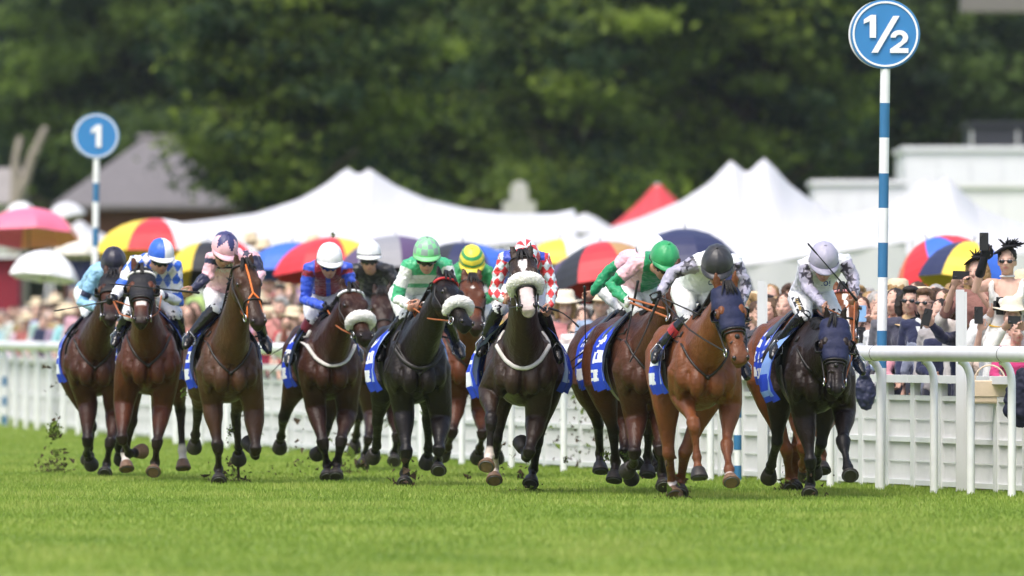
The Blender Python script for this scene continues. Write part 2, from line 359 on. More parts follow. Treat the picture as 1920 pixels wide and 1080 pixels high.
for (x0, x1, ya, yb, dep) in ((962, 986, 345, 352, .25), (957, 990, 351, 378, .35), (942, 1004, 378, 402, .6), (935, 1010, 402, 640, .7)):
    b.bx(hx(x0), hx(x1), d - dep, d + dep, max(hz(yb), 0), hz(ya))
b.ball(P(974, 352, d), (.2, .2, .16)); o = link('stone_monument', b, stone, sm=False); tag(recenter(o, (hx(974), d, 0)), 'pale stepped stone monument behind the right slope of the large tent', 'monument')
grey = material('grey_cladding', (.72, .72, .76), .55, .3, .05, 2); dark = material('dark_cladding', (.035, .036, .05), .6, .3, .15, 2)
def cabin(name, label, d, x0, x1, y0, dep, mat, nseam):
    t = thing(name, label, 'building', V((x0 + x1 - 1920)/2*d/F, d, 0)); k = d/F; b = MB(); top = CAMH + (HOR - y0)*k
    b.bx((x0 - 960)*k, (x1 - 960)*k, d, d + dep, 0, top); link('wall', b, mat, t, sm=False)
    b = MB()
    for i in range(nseam + 1):
        x = (x0 - 960)*k + (x1 - x0)*k*i/nseam; b.bx(x - .02, x + .02, d - .02, d - .002, .1, top - .12)
    link('seam_strips', b, material('cladding_strip', (.68, .68, .72), .5, .3, .05), t, sm=False)
    b = MB(); b.bx((x0 - 960)*k - .06, (x1 - 960)*k + .06, d - .08, d + dep + .06, top + .003, top + .1); link('roof', b, mat, t, sm=False)
cabin('event_cabin', 'taller plain pale grey cabin behind the striped half furlong pole', 246, 1697, 2060, 283, 6, grey, 6)
cabin('event_cabin', 'lower pale grey cabin left of the half furlong pole', 238, 1527, 1700, 346, 4, grey, 4)
cabin('event_cabin', 'white cabin front at the right edge behind the black feathered hat', 232, 1762, 2050, 352, 4, material('white_cladding', (.72, .72, .74), .5, .3, .04, 2), 5)
cabin('dark_shed', 'dark shed above the pale cabin at the right edge', 275, 1822, 2080, 236, 5, dark, 3)
d = 262; t = thing('gantry', 'grey overhanging gantry beam in the top right corner', 'gantry', V(hx(1900), d, 0))
b = MB(); b.bx(hx(1803), hx(2150), d, d + 1.2, hz(22), hz(-30)); link('beam', b, material('gantry_paint', (.16, .15, .14), .7, .3, .1, 2), t, sm=False)
b = MB(); b.tube([(hx(2100), d + .6, 0), (hx(2100), d + .6, hz(22))], .2, 12); link('post', b, material('gantry_post', (.16, .15, .14), .7, .3, .1, 2), t)

# ---------------------------------------------------------------- marquees
def canvas(name, col):
    m = material(name, col, .6, .3, .03, 1.5, .1, 3); nt = m.node_tree; N = nt.nodes; L = nt.links; tr = N.new('ShaderNodeBsdfTranslucent'); tr.inputs['Color'].default_value = (*col, 1)
    ms = N.new('ShaderNodeMixShader'); ms.inputs[0].default_value = .35; L.new(N['Principled BSDF'].outputs[0], ms.inputs[1]); L.new(tr.outputs[0], ms.inputs[2]); L.new(ms.outputs[0], N['Material Output'].inputs['Surface']); return m
tentw = canvas('tent_canvas', (.78, .78, .80)); tentr = material('red_canvas', (.60, .06, .07), .6, .3, .05, 2)
pole_m = material('tent_pole', (.5, .5, .5), .4, .5, .05)
def swoop(name, label, prof, d0, hd, front, mat, poles=(), wall=True):
    """a stretched canopy: ridge line prof (photo columns and rows at depth d0), falling to low eaves at front and back"""
    k = d0/F; xs = [(a - 960)*k for a, b in prof]; zs = [CAMH - (b - HOR)*k for a, b in prof]; x0, x1 = xs[0], xs[-1]; c = V((x0 + x1)/2, d0, 0); t = thing(name, label, 'marquee', c); n = 90; m = 26; rows = []
    def Z(x, y):
        z = sum(w*float(np.interp(x + o, xs, zs)) for o, w in ((-.06, .25), (0, .5), (.06, .25))); v = abs(y - d0)/hd
        zl = float(np.interp(x, [x0, c.x, x1], [zs[0], min(zs[0], zs[-1]), zs[-1]])) - front; sag = .06*math.sin((x - x0)*2.1)*v
        return z + (zl - z)*(v**.75*.55 + .45*v*v) - sag*(1 - v)*2
    for i in range(m + 1):
        y = d0 - hd + 2*hd*i/m; rows.append([V(x0 + (x1 - x0)*j/n, y, Z(x0 + (x1 - x0)*j/n, y)) for j in range(n + 1)])
    b = MB(); b.loft(rows, closed=False); cp = link('canopy', b, mat, t); md = cp.modifiers.new('thickness', 'SOLIDIFY'); md.thickness = .015
    seam = material('canvas_seam', (.6, .6, .62), .6, .3, .05)
    for q in range(1, 8):
        x = x0 + (x1 - x0)*q/8; b = MB(); b.tube([V(x, d0 - hd + 2*hd*i/m, Z(x, d0 - hd + 2*hd*i/m) + .006) for i in range(m + 1)], .012, 5, flat=.5); link('seam', b, seam if name == 'marquee' else mat, cp)
    for px in poles:
        x = (px - 960)*k; b = MB(); b.tube([(x, d0, 0), (x, d0, Z(x, d0) - .03)], .05, 8); link('pole', b, pole_m, t)
    for sx in (x0, x1):
        for sy in (d0 - hd, d0 + hd):
            b = MB(); b.tube([(sx, sy, 0), (sx, sy, Z(sx, sy))], .035, 8); link('corner_pole', b, pole_m, t)
            b = MB(); g_ = -1 if sx == x0 else 1; b.tube([(sx, sy, Z(sx, sy)), (sx + g_*.25, sy + (.9 if sy > d0 else -.9), 0)], .008, 5); link('guy_rope', b, pole_m, t)
    for yy in ((d0 - hd + .02, d0 + hd - .04) if wall else ()):
        b = MB(); b.loft([[V(x0 + .1 + (x1 - x0 - .2)*j/30, yy + .03*math.sin(j*1.3), z_) for z_ in (.02, Z(x0 + .1 + (x1 - x0 - .2)*j/30, yy) - .02)] for j in range(31)], closed=False); link('wall', b, mat, t)
    return t
def T(px, d): return (px - 960)*d/F
def zz(py, d): return CAMH - (py - HOR)*d/F
swoop('marquee', 'wide white marquee with twin rounded peaks left of the photo centre', [(322,420),(400,411),(480,400),(560,374),(610,346),(640,322),(652,315),(664,322),(672,329),(682,322),(692,316),(706,325),(740,347),(800,374),(880,392),(960,401),(1040,400),(1078,392)], 199, 5.5, .55, tentw, (652, 692))
swoop('marquee', 'tall white marquee with two pointed peaks right of the red tent', [(1062,452),(1100,441),(1200,409),(1280,375),(1330,342),(1358,312),(1370,301),(1382,309),(1401,326),(1420,306),(1433,296),(1447,308),(1480,345),(1520,375),(1560,398),(1620,412),(1690,405)], 190, 5.5, .45, tentw, (1370, 1433))
swoop('marquee', 'low white marquee with two small peaks behind the half furlong pole', [(1545,428),(1600,402),(1660,385),(1700,365),(1722,340),(1735,331),(1748,341),(1756,344),(1764,337),(1775,330),(1790,345),(1830,385),(1880,410),(1930,425)], 206, 4.5, .5, tentw, (1735, 1775))
swoop('red_tent', 'small red pointed tent behind the white marquees', [(1130,436),(1165,410),(1200,377),(1222,352),(1233,342),(1245,352),(1270,377),(1310,412)], 230, 1.6, .1, tentr, (1233,))
swoop('small_marquee', 'small white marquee roof right of the pink umbrella', [(95,452),(125,430),(150,412),(175,430),(225,452)], 232, 1.4, .1, tentw, (150,), False)
swoop('small_marquee', 'distant white canopy right of the large twin peaked marquee', [(1050,425),(1080,405),(1098,400),(1115,406),(1150,428)], 226, 1.2, .1, tentw, (1098,), False)
t = thing('stall', 'dark red stall front below the pink umbrella at the left edge', 'stall', V(T(12, 222), 222, 0)); k = 222/F
b = MB(); b.bx(T(-60, 222), T(34, 222), 222, 224, 0, zz(484, 222)); link('counter', b, material('dark_red_board', (.22, .015, .03), .6, .3, .15, 3), t, sm=False)
b = MB(); b.bx(T(-66, 222), T(40, 222), 221.8, 224.2, zz(484, 222) + .003, zz(478, 222)); link('roof', b, M_whitew, t, sm=False)
t = thing('stall', 'dark navy stall standing behind the pale blue jockey', 'stall', V(T(190, 226), 226, 0))
b = MB(); b.bx(T(128, 226), T(262, 226), 226, 228, 0, zz(482, 226)); link('counter', b, material('navy_board', (.03, .035, .10), .6, .3, .15, 3), t, sm=False)
b = MB(); b.bx(T(122, 226), T(268, 226), 225.8, 228.2, zz(482, 226) + .003, zz(474, 226)); link('roof', b, M_whitew, t, sm=False)

# ---------------------------------------------------------------- umbrellas
um_m = material('umbrella_cloth', None, .5, .35, .04, 6, sheen=.1); um_s = material('umbrella_shaft', (.05, .05, .055), .35, .5, .1)
YEL = (.80, .58, .05); RED = (.62, .03, .04); WHT = (.8, .8, .8); BLK = (.02, .02, .025); BLU = (.04, .14, .60); NAV = (.02, .025, .08); ORG_ = (.70, .13, .03); PNK = (.78, .16, .27); PCH = (.80, .36, .22); GRN = (.05, .22, .10); PUR = (.10, .06, .14); TAN = (.45, .26, .10); GRY = (.25, .25, .27)
def umbrella(label, px, py, rpx, d, cols, tilt=(0, 0), hgt=.36, band=None, rot=.2):
    k = d/F; rpx *= 1.14; top = P(px, py, d); r = rpx*k; base = V(top.x, top.y, top.z - 1.0)
    t = thing('umbrella', label, 'umbrella', base, 'umbrellas held over the crowd'); Mx = Matrix.Rotation(R(tilt[0]), 3, 'Y') @ Matrix.Rotation(R(tilt[1]), 3, 'X')
    b = MB(); n = len(cols); m = 7; H = r*hgt*1.6
    for i in range(n):
        a0 = 2*math.pi*i/n + rot; a1 = 2*math.pi*(i + 1)/n + rot; rows = []
        for q in range(m + 1):
            u = q/m; row = []
            for w in range(5):
                f = w/4; a = a0 + (a1 - a0)*f; sag = 1 - .10*u*math.sin(math.pi*f); rr = r*math.sin(u*1.35)/math.sin(1.35)*sag
                row.append(top + Mx @ V(math.cos(a)*rr, math.sin(a)*rr, -H*(1 - math.cos(u*1.35))/(1 - math.cos(1.35))*(1 + .0*f)))
            rows.append(row)
        vs = [p for r_ in rows for p in r_]
        fs = []; cl = cols[i]
        for q in range(m):
            for w in range(4): 
                c = band if (band and q in (4, 5)) and i % 2 == 0 else cl
                b.add([rows[q][w], rows[q][w+1], rows[q+1][w+1], rows[q+1][w]], [(0, 1, 2, 3)], c)
    link('canopy', b, um_m, t)
    b = MB(); b.tube([top + Mx @ V(0, 0, .07), top, top + Mx @ V(0, 0, -.95)], [.006, .008, .009], 6); link('shaft', b, um_s, t)
    b = MB(); b.tube([top + Mx @ V(0, 0, -.85), top + Mx @ V(0, 0, -1.0)], .016, 8); link('handle', b, um_s, t)
    b = MB()
    for i in range(n):
        a = 2*math.pi*i/n + rot; b.tube([top + Mx @ V(0, 0, -.02), top + Mx @ V(math.cos(a)*r*.6, math.sin(a)*r*.6, -H*.36)], .004, 4)
    link('ribs', b, um_s, t); return t
umbrella('pink and peach umbrella at the far left edge', 55, 392, 85, 166, [PCH, PCH, PNK, PNK, PNK, PNK, PNK, PCH], (0, -12))
umbrella('plain white umbrella low over the left crowd', 88, 470, 58, 158, [WHT]*8, (6, -8), .5)
umbrella('yellow red and white golf umbrella left of the white and blue cap', 292, 411, 106, 162, [YEL, RED, WHT, RED, WHT, YEL, YEL, YEL], (0, -6), .36, rot=3.5)
umbrella('black and yellow umbrella between the blue white cap and the pink cap', 388, 455, 72, 152, [YEL, BLK, YEL, BLK, YEL, BLK, YEL, BLK], (0, -14), .55, rot=.45)
umbrella('blue umbrella left of the white cap with a red quarter', 548, 455, 80, 150, [BLU, BLU, BLU, BLU, BLU, BLU, RED, BLU], (0, -8), .42, rot=.9)
umbrella('red and yellow umbrella behind the white cap', 622, 446, 100, 147, [RED, YEL, YEL, RED, RED, RED, RED, YEL], (0, -8), .42, rot=-.5)
umbrella('purple grey and green umbrella behind the second white cap', 742, 444, 100, 146, [PUR, GRN, ORG_, PUR, GRY, PUR, GRN, ORG_], (0, -10), .42, rot=.9)
umbrella('navy and blue umbrella behind the yellow striped cap', 868, 455, 95, 141, [NAV, BLU, NAV, NAV, BLK, NAV, BLU, RED], (0, -8), .40, rot=.5)
umbrella('yellow umbrella with a white panel right of the red checked cap', 1050, 449, 62, 146, [YEL, YEL, WHT, BLK, YEL, YEL, WHT, YEL], (0, -10), .5)
umbrella('black umbrella with a yellow and red panelled rim above the cream hat', 1126, 456, 100, 136, [PUR, BLK, RED, PUR, BLK, RED, TAN, BLK], (-8, -12), .50, rot=.3)
umbrella('large plain navy umbrella behind the black cap', 1284, 430, 118, 134, [NAV]*8, (0, -8), .55)
umbrella('red umbrella with orange stripes right of the half furlong pole', 1738, 449, 88, 132, [RED, YEL, RED, ORG_, RED, BLU, RED, YEL], (-24, -6), .55, rot=.6)
umbrella('yellow blue and navy umbrella behind the raised phones', 1826, 455, 84, 128, [YEL, BLU, YEL, YEL, NAV, YEL, BLU, YEL], (10, -10), .55, rot=.2)
umbrella('red white and yellow umbrella behind the pink cap', 430, 452, 62, 158, [RED, WHT, RED, WHT, YEL, RED, WHT, RED], (0, -8), .42, rot=.7)
umbrella('orange red umbrella left of the green checked cap', 790, 458, 66, 150, [ORG_, RED, ORG_, ORG_, RED, ORG_, RED, ORG_], (0, -10), .45, rot=.3)
umbrella('violet and blue umbrella between the striped cap and the checked sleeve', 940, 470, 60, 146, [PUR, BLU, PUR, RED, PUR, BLU, PUR, PUR], (0, -10), .45, rot=.2)
umbrella('white and violet umbrella above the curved whip', 1095, 476, 66, 143, [WHT, PUR, BLK, WHT, PUR, BLK, WHT, PUR], (0, -12), .5, rot=.1)
umbrella('dark grey umbrella behind the white and green caps', 1215, 462, 84, 139, [BLK, GRY, BLK, GRY, BLK, GRY, BLK, GRY], (0, -10), .45, rot=.5)
umbrella('yellow and black umbrella low behind the royal blue sleeve', 690, 462, 70, 152, [YEL, BLK, YEL, YEL, BLK, YEL, YEL, BLK], (0, -9), .45, rot=1.1)
umbrella('cream umbrella between the white umbrella and the navy cap', 150, 440, 46, 178, [(.7, .66, .58)]*8, (0, -6), .5)
umbrella('small white umbrella behind the top of the pink umbrella', 40, 379, 30, 215, [WHT]*8, (0, -5), .6)
umbrella('small grey white umbrella right of the pink umbrella top', 117, 380, 34, 212, [(.6, .6, .62)]*8, (-14, -5), .5)
umbrella('yellow umbrella lower right of the red checked sleeve', 1075, 515, 58, 140, [YEL]*8, (0, -5), .5)

# ---------------------------------------------------------------- running rail and posts, crowd barrier
rail = MB(); pts = []
ds = [62 + i*1.6 for i in range(20)] + [94 + i*2.2 for i in range(46)] + [196 + 8*i for i in range(8)]
t0 = thing('running_rail', 'long white plastic running rail curving behind the horses', 'rail', rail_t(94))
rings = []
for dd in ds:
    c = rail_t(dd, -.11, 1.195); e = rail_t(dd + .1) - rail_t(dd - .1); e.normalize(); nn = Vector((e.y, -e.x, 0))
    rings.append([c + nn*(.060*math.cos(2*math.pi*j/14)) + UP*(.068*math.sin(2*math.pi*j/14)) for j in range(14)])
rail.loft(rings); link('rail_tube', rail, M_white, t0)
b = MB()
for px in (1665, 1195, 700, 1905, 340):
    dd = rail_d(px); c = rail_t(dd, -.11, 1.195); e = (rail_t(dd + .1) - rail_t(dd - .1)).normalized(); nn = Vector((e.y, -e.x, 0))
    b.loft([[c + e*s_ + nn*(.0622*math.cos(2*math.pi*j/14)) + UP*(.0702*math.sin(2*math.pi*j/14)) for j in range(14)] for s_ in (-.006, .006)])
link('joint_ring', b, material('joint_gap', (.12, .12, .12), .6), t0)
def post_mesh():
    b = MB(); q = [V(0, 0, 0), V(0, 0, .4), V(0, 0, .96)] + [V(-.11*(1 - math.cos(a)), 0, .96 + .18*math.sin(a)) for a in (.3, .6, .9, 1.2, 1.45)]
    b.tube(q, .034, 12, caps=False); return b
PPX = [1897, 1820, 1751, 1651, 1557, 1457, 1332, 1180, 1057, 959, 866, 790, 735]
dlist = [rail_d(p) for p in PPX]; dl = dlist[-1]
while dl < 205: dl += 2.6; dlist.append(dl)
dlist += [92.9, 91.1, 89.2]
proto = None
for dd in dlist:
    loc = rail_t(dd); e = rail_t(dd + .1) - rail_t(dd - .1); rz = math.atan2(e.y, e.x) - math.pi/2
    if proto is None:
        proto = link('rail_post', post_mesh(), M_white); tag(proto, 'white plastic rail post with its top bent over to carry the running rail', 'post', 'bent white posts under the running rail'); proto.location = loc; proto.rotation_euler = (0, 0, rz)
    else:
        c = copy_tree(proto, loc); c.rotation_euler = (0, 0, rz)
blue_p = material('post_blue', (.035, .16, .33), .45, .4, .08)
for px, lab in ((1393, 'white post with three blue bands beside the chestnut horse'), (15, 'white post with two blue bands at the left edge')):
    dd = rail_d(px); loc = rail_t(dd, -.05); k = dd/F; t = thing('banded_post', lab, 'post', loc)
    b = MB(); b.tube([loc, loc + V(0, 0, 1.13)], .034, 14, caps=False); link('shaft', b, M_white, t)
    for z0 in (.02, .30, .595):
        b = MB(); b.tube([loc + V(0, 0, z0), loc + V(0, 0, z0 + .135)], .0365, 14, caps=False); link('blue_band', b, blue_p, t)
# tall uprights
for px, y0, d, lab in ((1427, 527, rail_d(1427, .55), 'tall slim pale aluminium upright behind the chestnut horse'), (1800, 543, rail_d(1800, .5), 'tall slim white upright in front of the young man in navy')):
    top = P(px, y0, d); loc = V(top.x, top.y, 0); b = MB(); b.box(V(top.x, top.y, top.z/2), V(.036, 0, 0), V(0, .025, 0), V(0, 0, top.z/2)); b.box(V(top.x + .048, top.y, top.z/2 - .01), V(.011, 0, 0), V(0, .03, 0), V(0, 0, top.z/2 - .01))
    o = link('upright', b, material('aluminium', (.62, .63, .64), .4, .5, .08, 3), sm=False); tag(recenter(o, loc), lab, 'post')

# crowd barrier sections
wire_m = material('white_wire', (.72, .73, .74), .5, .4, .05); sheet_m = material('white_sheet', (.66, .67, .68), .5, .35, .10, 2.2, .15, 6)
def barrier():
    L_ = .96; t = thing('crowd_barrier', 'white steel crowd barrier section with wire infill behind the running rail', 'barrier', (0, 0, 0), 'crowd barrier sections along the course')
    b = MB()
    for x in (-L_/2 + .03, L_/2 - .03): b.bx(x - .03, x + .03, -.03, .03, 0, .93)
    for z, h in ((.80, .022), (.43, .022), (.05, .022)): b.bx(-L_/2 + .061, L_/2 - .061, -.02, .02, z - h, z + h)
    link('frame', b, M_whitew, t, sm=False)
    b = MB(); b.bx(-L_/2, L_/2, -.075, .075, .933, 1.0); o = link('top_board', b, M_whitew, t, sm=False)
    b = MB(); x = -L_/2 + .09
    while x < L_/2 - .08: b.bx(x - .0035, x + .0035, -.006, .006, .073, .777); x += .05
    for z in (.24, .61): b.bx(-L_/2 + .062, L_/2 - .062, -.012, -.0065, z - .006, z + .006)
    link('wire_infill', b, wire_m, t, sm=False)
    b = MB(); rows = []
    for i in range(25):
        x = -L_/2 + .065 + (L_ - .13)*i/24; rows.append([V(x, .045 + .035*math.sin(i*.9)*(.5 + .5*math.sin(i*.37)), .08 + j*.7) for j in (0, 1)])
    b.loft(rows, closed=False); link('white_sheet', b, sheet_m, t); return t
bp = barrier(); first = True; s_acc = 0; dd = 90.0
OFFB = .62
while dd < 205:
    p0 = rail_t(dd, OFFB); st = .98/math.hypot(1, (rail_x(dd + .5) - rail_x(dd - .5))); p1 = rail_t(dd + st, OFFB); c = (p0 + p1)/2; rz = math.atan2((p0 - p1).y, (p0 - p1).x)
    if first: bp.location = c; bp.rotation_euler = (0, 0, rz); first = False
    else: copy_tree(bp, c, rotz=rz)
    dd += st

# ---------------------------------------------------------------- furlong signs
sign_blue = material('sign_blue', (.038, .205, .48), .4, .4, .03); sign_white = material('sign_white', (.82, .83, .85), .4, .4, .03); sign_edge = material('sign_edge', (.10, .22, .33), .5)
def disc(mb, c, r0, r1, y0, y1, n=48):
    if r0 <= 0:
        a = [V(c.x + r1*math.cos(2*math.pi*j/n), y0, c.z + r1*math.sin(2*math.pi*j/n)) for j in range(n)]; e = [V(p.x, y1, p.z) for p in a]; mb.loft([a, e])
    else:
        rg = [[V(c.x + r*math.cos(2*math.pi*j/n), y, c.z + r*math.sin(2*math.pi*j/n)) for j in range(n)] for r, y in ((r0, y0), (r1, y0), (r1, y1), (r0, y1), (r0, y0))]; mb.loft(rg, cap=False)
ONE = [(-.34, .30), (-.06, .5), (.16, .5), (.16, -.5), (-.10, -.5), (-.10, .22), (-.34, .11)]
def two_poly():
    cx, cz, ro, ri = 0, .17, .33, .13; o = []; 
    for a in np.linspace(180, -32, 14): o.append((ro*math.cos(R(a)), cz + ro*math.sin(R(a))))
    o += [(-.02, -.29), (.34, -.29), (.34, -.5), (-.35, -.5), (-.35, -.33), (.07, .02)]
    for a in np.linspace(-25, 180, 12): o.append((ri*math.cos(R(a)), cz + .0 + ri*math.sin(R(a))))
    return o
def sign(label, cx, cy, rpx, d, base_px, bands, glyphs):
    k = d/F; c = P(cx, cy, d); base = V((base_px - 960)*k, d, 0); t = thing('furlong_sign', label, 'sign', base, 'round furlong signs'); r = rpx*k
    b = MB(); disc(b, c, 0, r*.985, d - .035, d - .012); link('sign_disc', b, sign_blue, t, sm=False)
    b = MB(); disc(b, c, r*.885, r*.94, d - .043, d - .0355); link('ring', b, sign_white, t, sm=False)
    c2 = c + V(-.02, .06, 0); b = MB(); disc(b, c2, 0, r*.985, d + .048, d + .072); link('rear_disc', b, sign_white, t, sm=False)
    b = MB(); disc(b, c, r*.987, r, d - .03, d + .03); link('rim', b, sign_edge, t, sm=False)
    for poly, gx, gy, w, h in glyphs:
        b = MB(); b.sweep_shape(poly, c + V(gx*k, -.047, -gy*k), V(w*k, 0, 0), V(0, 0, h*k), .008); link('numeral', b, sign_white, t, sm=False)
    topz = c.z - r; pr = .044
    for y0, y1, blue in bands:
        z0 = max(CAMH - (y1 - HOR)*k, 0); z1 = min(CAMH - (y0 - HOR)*k, topz + .05); 
        f0 = z0/topz; f1 = z1/topz; b = MB(); b.tube([base.lerp(V(c.x, d, topz), f0) + V(0, .012, 0), base.lerp(V(c.x, d, topz), f1) + V(0, .012, 0)], pr, 14, caps=False); link('blue_band' if blue else 'white_band', b, blue_p if blue else M_white, t)
TWO = two_poly(); SL = [(.5, .5), (.27, .5), (-.5, -.5), (-.27, -.5)]
sign('blue round half furlong sign on a tall blue and white pole', 1660, 64, 65.5, rail_d(1651, .12), 1650, [(126, 193, 0), (193, 258, 1), (258, 325, 0), (325, 390, 1), (390, 455, 0), (455, 520, 1), (520, 620, 0), (620, 690, 1), (690, 930, 0)],
     [([(x, y) for x, y in ONE], -25, -14.5, 46, 43), (SL, 0, .5, 53, 69), (TWO, 26, 14, 50, 43)])
sign('smaller looking blue round one furlong sign at the left', 181, 255, 43, rail_d(176, .15), 174, [(297, 343, 0), (343, 379, 1), (379, 427, 0), (427, 462, 1), (462, 510, 0), (510, 556, 1), (556, 840, 0)], [(ONE, 3, 0, 38, 42)])
# ---------------------------------------------------------------- horses
from mathutils.bvhtree import BVHTree
def lift(p, px, L, sgn):                           # next joint of a limb of length L, seen at pixel px; sgn>0 towards the camera
    d = p.y; q = None
    for _ in range(5):
        x = (px[0] - 960)*d/F; z = CAMH - (px[1] - HOR)*d/F
        rem = L*L - (x - p.x)**2 - (z - p.z)**2
        d = p.y - sgn*math.sqrt(max(rem, 0))
        q = V((px[0] - 960)*d/F, d, CAMH - (px[1] - HOR)*d/F)
    return q
# section: y, centre z, half width, up, down
BODY = [(.45, 1.11, .07, .07, .08), (.43, 1.11, .15, .14, .15), (.37, 1.12, .215, .20, .22), (.26, 1.14, .25, .27, .28), (.12, 1.17, .262, .36, .36), (-.03, 1.19, .262, .42, .39), (-.2, 1.19, .278, .40, .39),
        (-.42, 1.18, .298, .345, .37), (-.68, 1.20, .298, .315, .33), (-.92, 1.24, .278, .31, .285), (-1.12, 1.26, .262, .30, .25), (-1.3, 1.24, .215, .245, .22), (-1.41, 1.21, .13, .16, .16), (-1.45, 1.2, .06, .07, .08)]
BODY = [(y_, c_, w_*.91, u_, d_) for y_, c_, w_, u_, d_ in BODY]
def body_at(y):
    ys = [b[0] for b in BODY][::-1]; return [float(np.interp(y, ys, [b[k] for b in BODY][::-1])) for k in range(1, 5)]
def body_pt(y, th, off=0.0):                       # th: 0 = horse's right side, 90 = top
    cz, w, u, dn = body_at(y); s, c = math.sin(th), math.cos(th)
    tp = 1 - (.42 if y > -.35 else .28)*max(0, s)**2.2 - (.30*min(1, max(0, (y + .25)/.3))*max(0, -s)**1.2)
    return (math.copysign(abs(c)**.85, c)*(w + off)*tp, cz + (math.copysign(abs(s)**.92, s))*((u if s > 0 else dn) + off))

def horse(name, label, px, g, a, coat, poll, muz, legs, zoff=-.08, point=(.010, .008, .007), white=(), marks=None, hyaw=0, hl=.60, ears=((-.06, 1.0), (.06, 1.0)), pts=.9, sz=1.0, seed=1, neck_lift=0.0):
    d0 = gd(g); a = R(a); fw = V(math.sin(a), -math.cos(a), 0); rt = V(-math.cos(a), -math.sin(a), 0)
    chest = V((px - 960)*d0/F, d0, 0); O = chest - fw*.42
    t = thing(name, label, 'racehorse', V(O.x, O.y, 0), 'galloping racehorses')
    def Lp(x, y, z): return O + rt*(x*sz) + fw*(y*sz) + UP*((z)*sz + zoff)
    H = dict(root=t, O=O, fw=fw, rt=rt, L=Lp, zoff=zoff, name=name, d0=d0)
    mb = MB()
    # trunk
    n = 24; rings = []
    for b in BODY:
        ring = []
        for j in range(n):
            x, z = body_pt(b[0], 2*math.pi*j/n); ring.append(Lp(x, b[0], z))
        rings.append(ring)
    mb.loft(rings)
    # breast, shoulder blades, haunches
    for s in (1, -1):
        mb.ell(Lp(s*.086, .405, 1.02), rt*.082, fw*.082, UP*.125); mb.ell(Lp(s*.19, .22, 1.12), rt*.080, fw*.17, UP*.25); mb.ell(Lp(s*.165, .33, 1.06), rt*.085, fw*.09, UP*.12)
        mb.ell(Lp(s*.16, -1.08, 1.24), rt*.135, fw*.30, UP*.26); mb.ell(Lp(s*.155, -1.27, 1.10), rt*.115, fw*.17, UP*.25)
    # head frame
    dp = d0 - .42 ; poll_w = P(poll[0], poll[1], O.y - (fw.y*-1)*0 - .86*sz)
    poll_w = P(poll[0], poll[1], O.y + fw.y*.88*sz)
    hl *= 1.07; Lh = hl*sz; muz_w = lift(poll_w, (muz[0], muz[1] + 9), Lh, 1)
    A = (muz_w - poll_w).normalized(); Lh = max(Lh*.93, min((muz_w - poll_w).length, Lh*1.12))
    fh = Matrix.Rotation(R(hyaw), 3, 'Z') @ fw; ref = fh*1.0 + UP*.5; N = (ref - A*ref.dot(A)).normalized(); S = A.cross(N)   # S: lateral
    if S.dot(rt) < 0: S = -S
    H.update(A=A, N=N, S=S, poll=poll_w, Lh=Lh)
    def hp(u, tt, w): return poll_w + S*(u*sz) + A*(tt*Lh) + N*(w*sz)
    H['hp'] = hp
    HS = [(-.10, .055, .03, .07), (-.04, .08, .052, .11), (.06, .092, .062, .15), (.18, .098, .066, .185), (.29, .100, .064, .20), (.40, .090, .058, .195), (.50, .074, .054, .165), (.60, .062, .050, .125), (.72, .055, .046, .10), (.84, .058, .044, .092), (.92, .064, .042, .088), (.98, .056, .034, .074), (1.02, .034, .018, .045)]
    HS = [(a_, b_*1.24, c_*1.10, d_*1.10) for a_, b_, c_, d_ in HS]; H['HS'] = HS
    def hsec(tt, off=0.0, n=18, a0=0, a1=2*math.pi):
        w, u, dn = [float(np.interp(tt, [h[0] for h in HS], [h[k] for h in HS])) for k in (1, 2, 3)]; out = []
        for j in range(n):
            th = a0 + (a1 - a0)*j/(n if a1 - a0 > 6.28 else n - 1); c, s = math.cos(th), math.sin(th); cc = math.copysign(abs(c)**.8, c); ss = math.copysign(abs(s)**.85, s)
            out.append(hp(cc*(w + off)*(1 - .10*max(0, s) - .25*max(0, -s)), tt, ss*((u if s > 0 else dn) + off) ))
        return out
    H['hsec'] = hsec
    mb.loft([hsec(h[0]) for h in HS])
    for s in (1, -1):
        mb.ell(hp(s*.080, .30, .048), S*.038, A*.055, N*.030)           # brow bone
        mb.ell(hp(s*.054, .92, .012), S*.030, A*.040, N*.036)           # nostril wing
        mb.ell(hp(s*.072, .30, -.10), S*.052, A*.10, N*.085)            # cheek
    mb.ell(hp(0, .97, -.05), S*.045, A*.045, N*.04)
    # ears
    for (el, up) in ears:
        b0 = hp(el, .0, .03); ed = (-A*.80 + N*.55 + S*(el*2.2)).normalized()*up if up else None
        if ed is None: continue
        if up < 0: ed = (-A*.5 - N*.75 + S*(el*3)).normalized()*abs(up)
        ln = .155*sz; ax = S; az = ed.normalized().cross(ax).normalized(); rr = []
        for q, w in ((-.12, .030), (0, .034), (.25, .042), (.5, .038), (.75, .026), (.92, .012), (1.0, .004)):
            c = b0 + ed*(q*ln); rr.append([c + ax*(w*math.cos(2*math.pi*j/10)) + az*(.42*w*math.sin(2*math.pi*j/10) - (.010 if q > .1 and math.sin(2*math.pi*j/10)*(1 if az.dot(N) > 0 else -1) > .3 else 0)*(1 if az.dot(N) > 0 else -1)) for j in range(10)])
        mb.loft(rr)
    # neck
    e0 = Lp(0, .02, 1.24); e1 = Lp(0, .40, 1.30 + neck_lift); e2 = hp(0, .09, -.085); NK = []
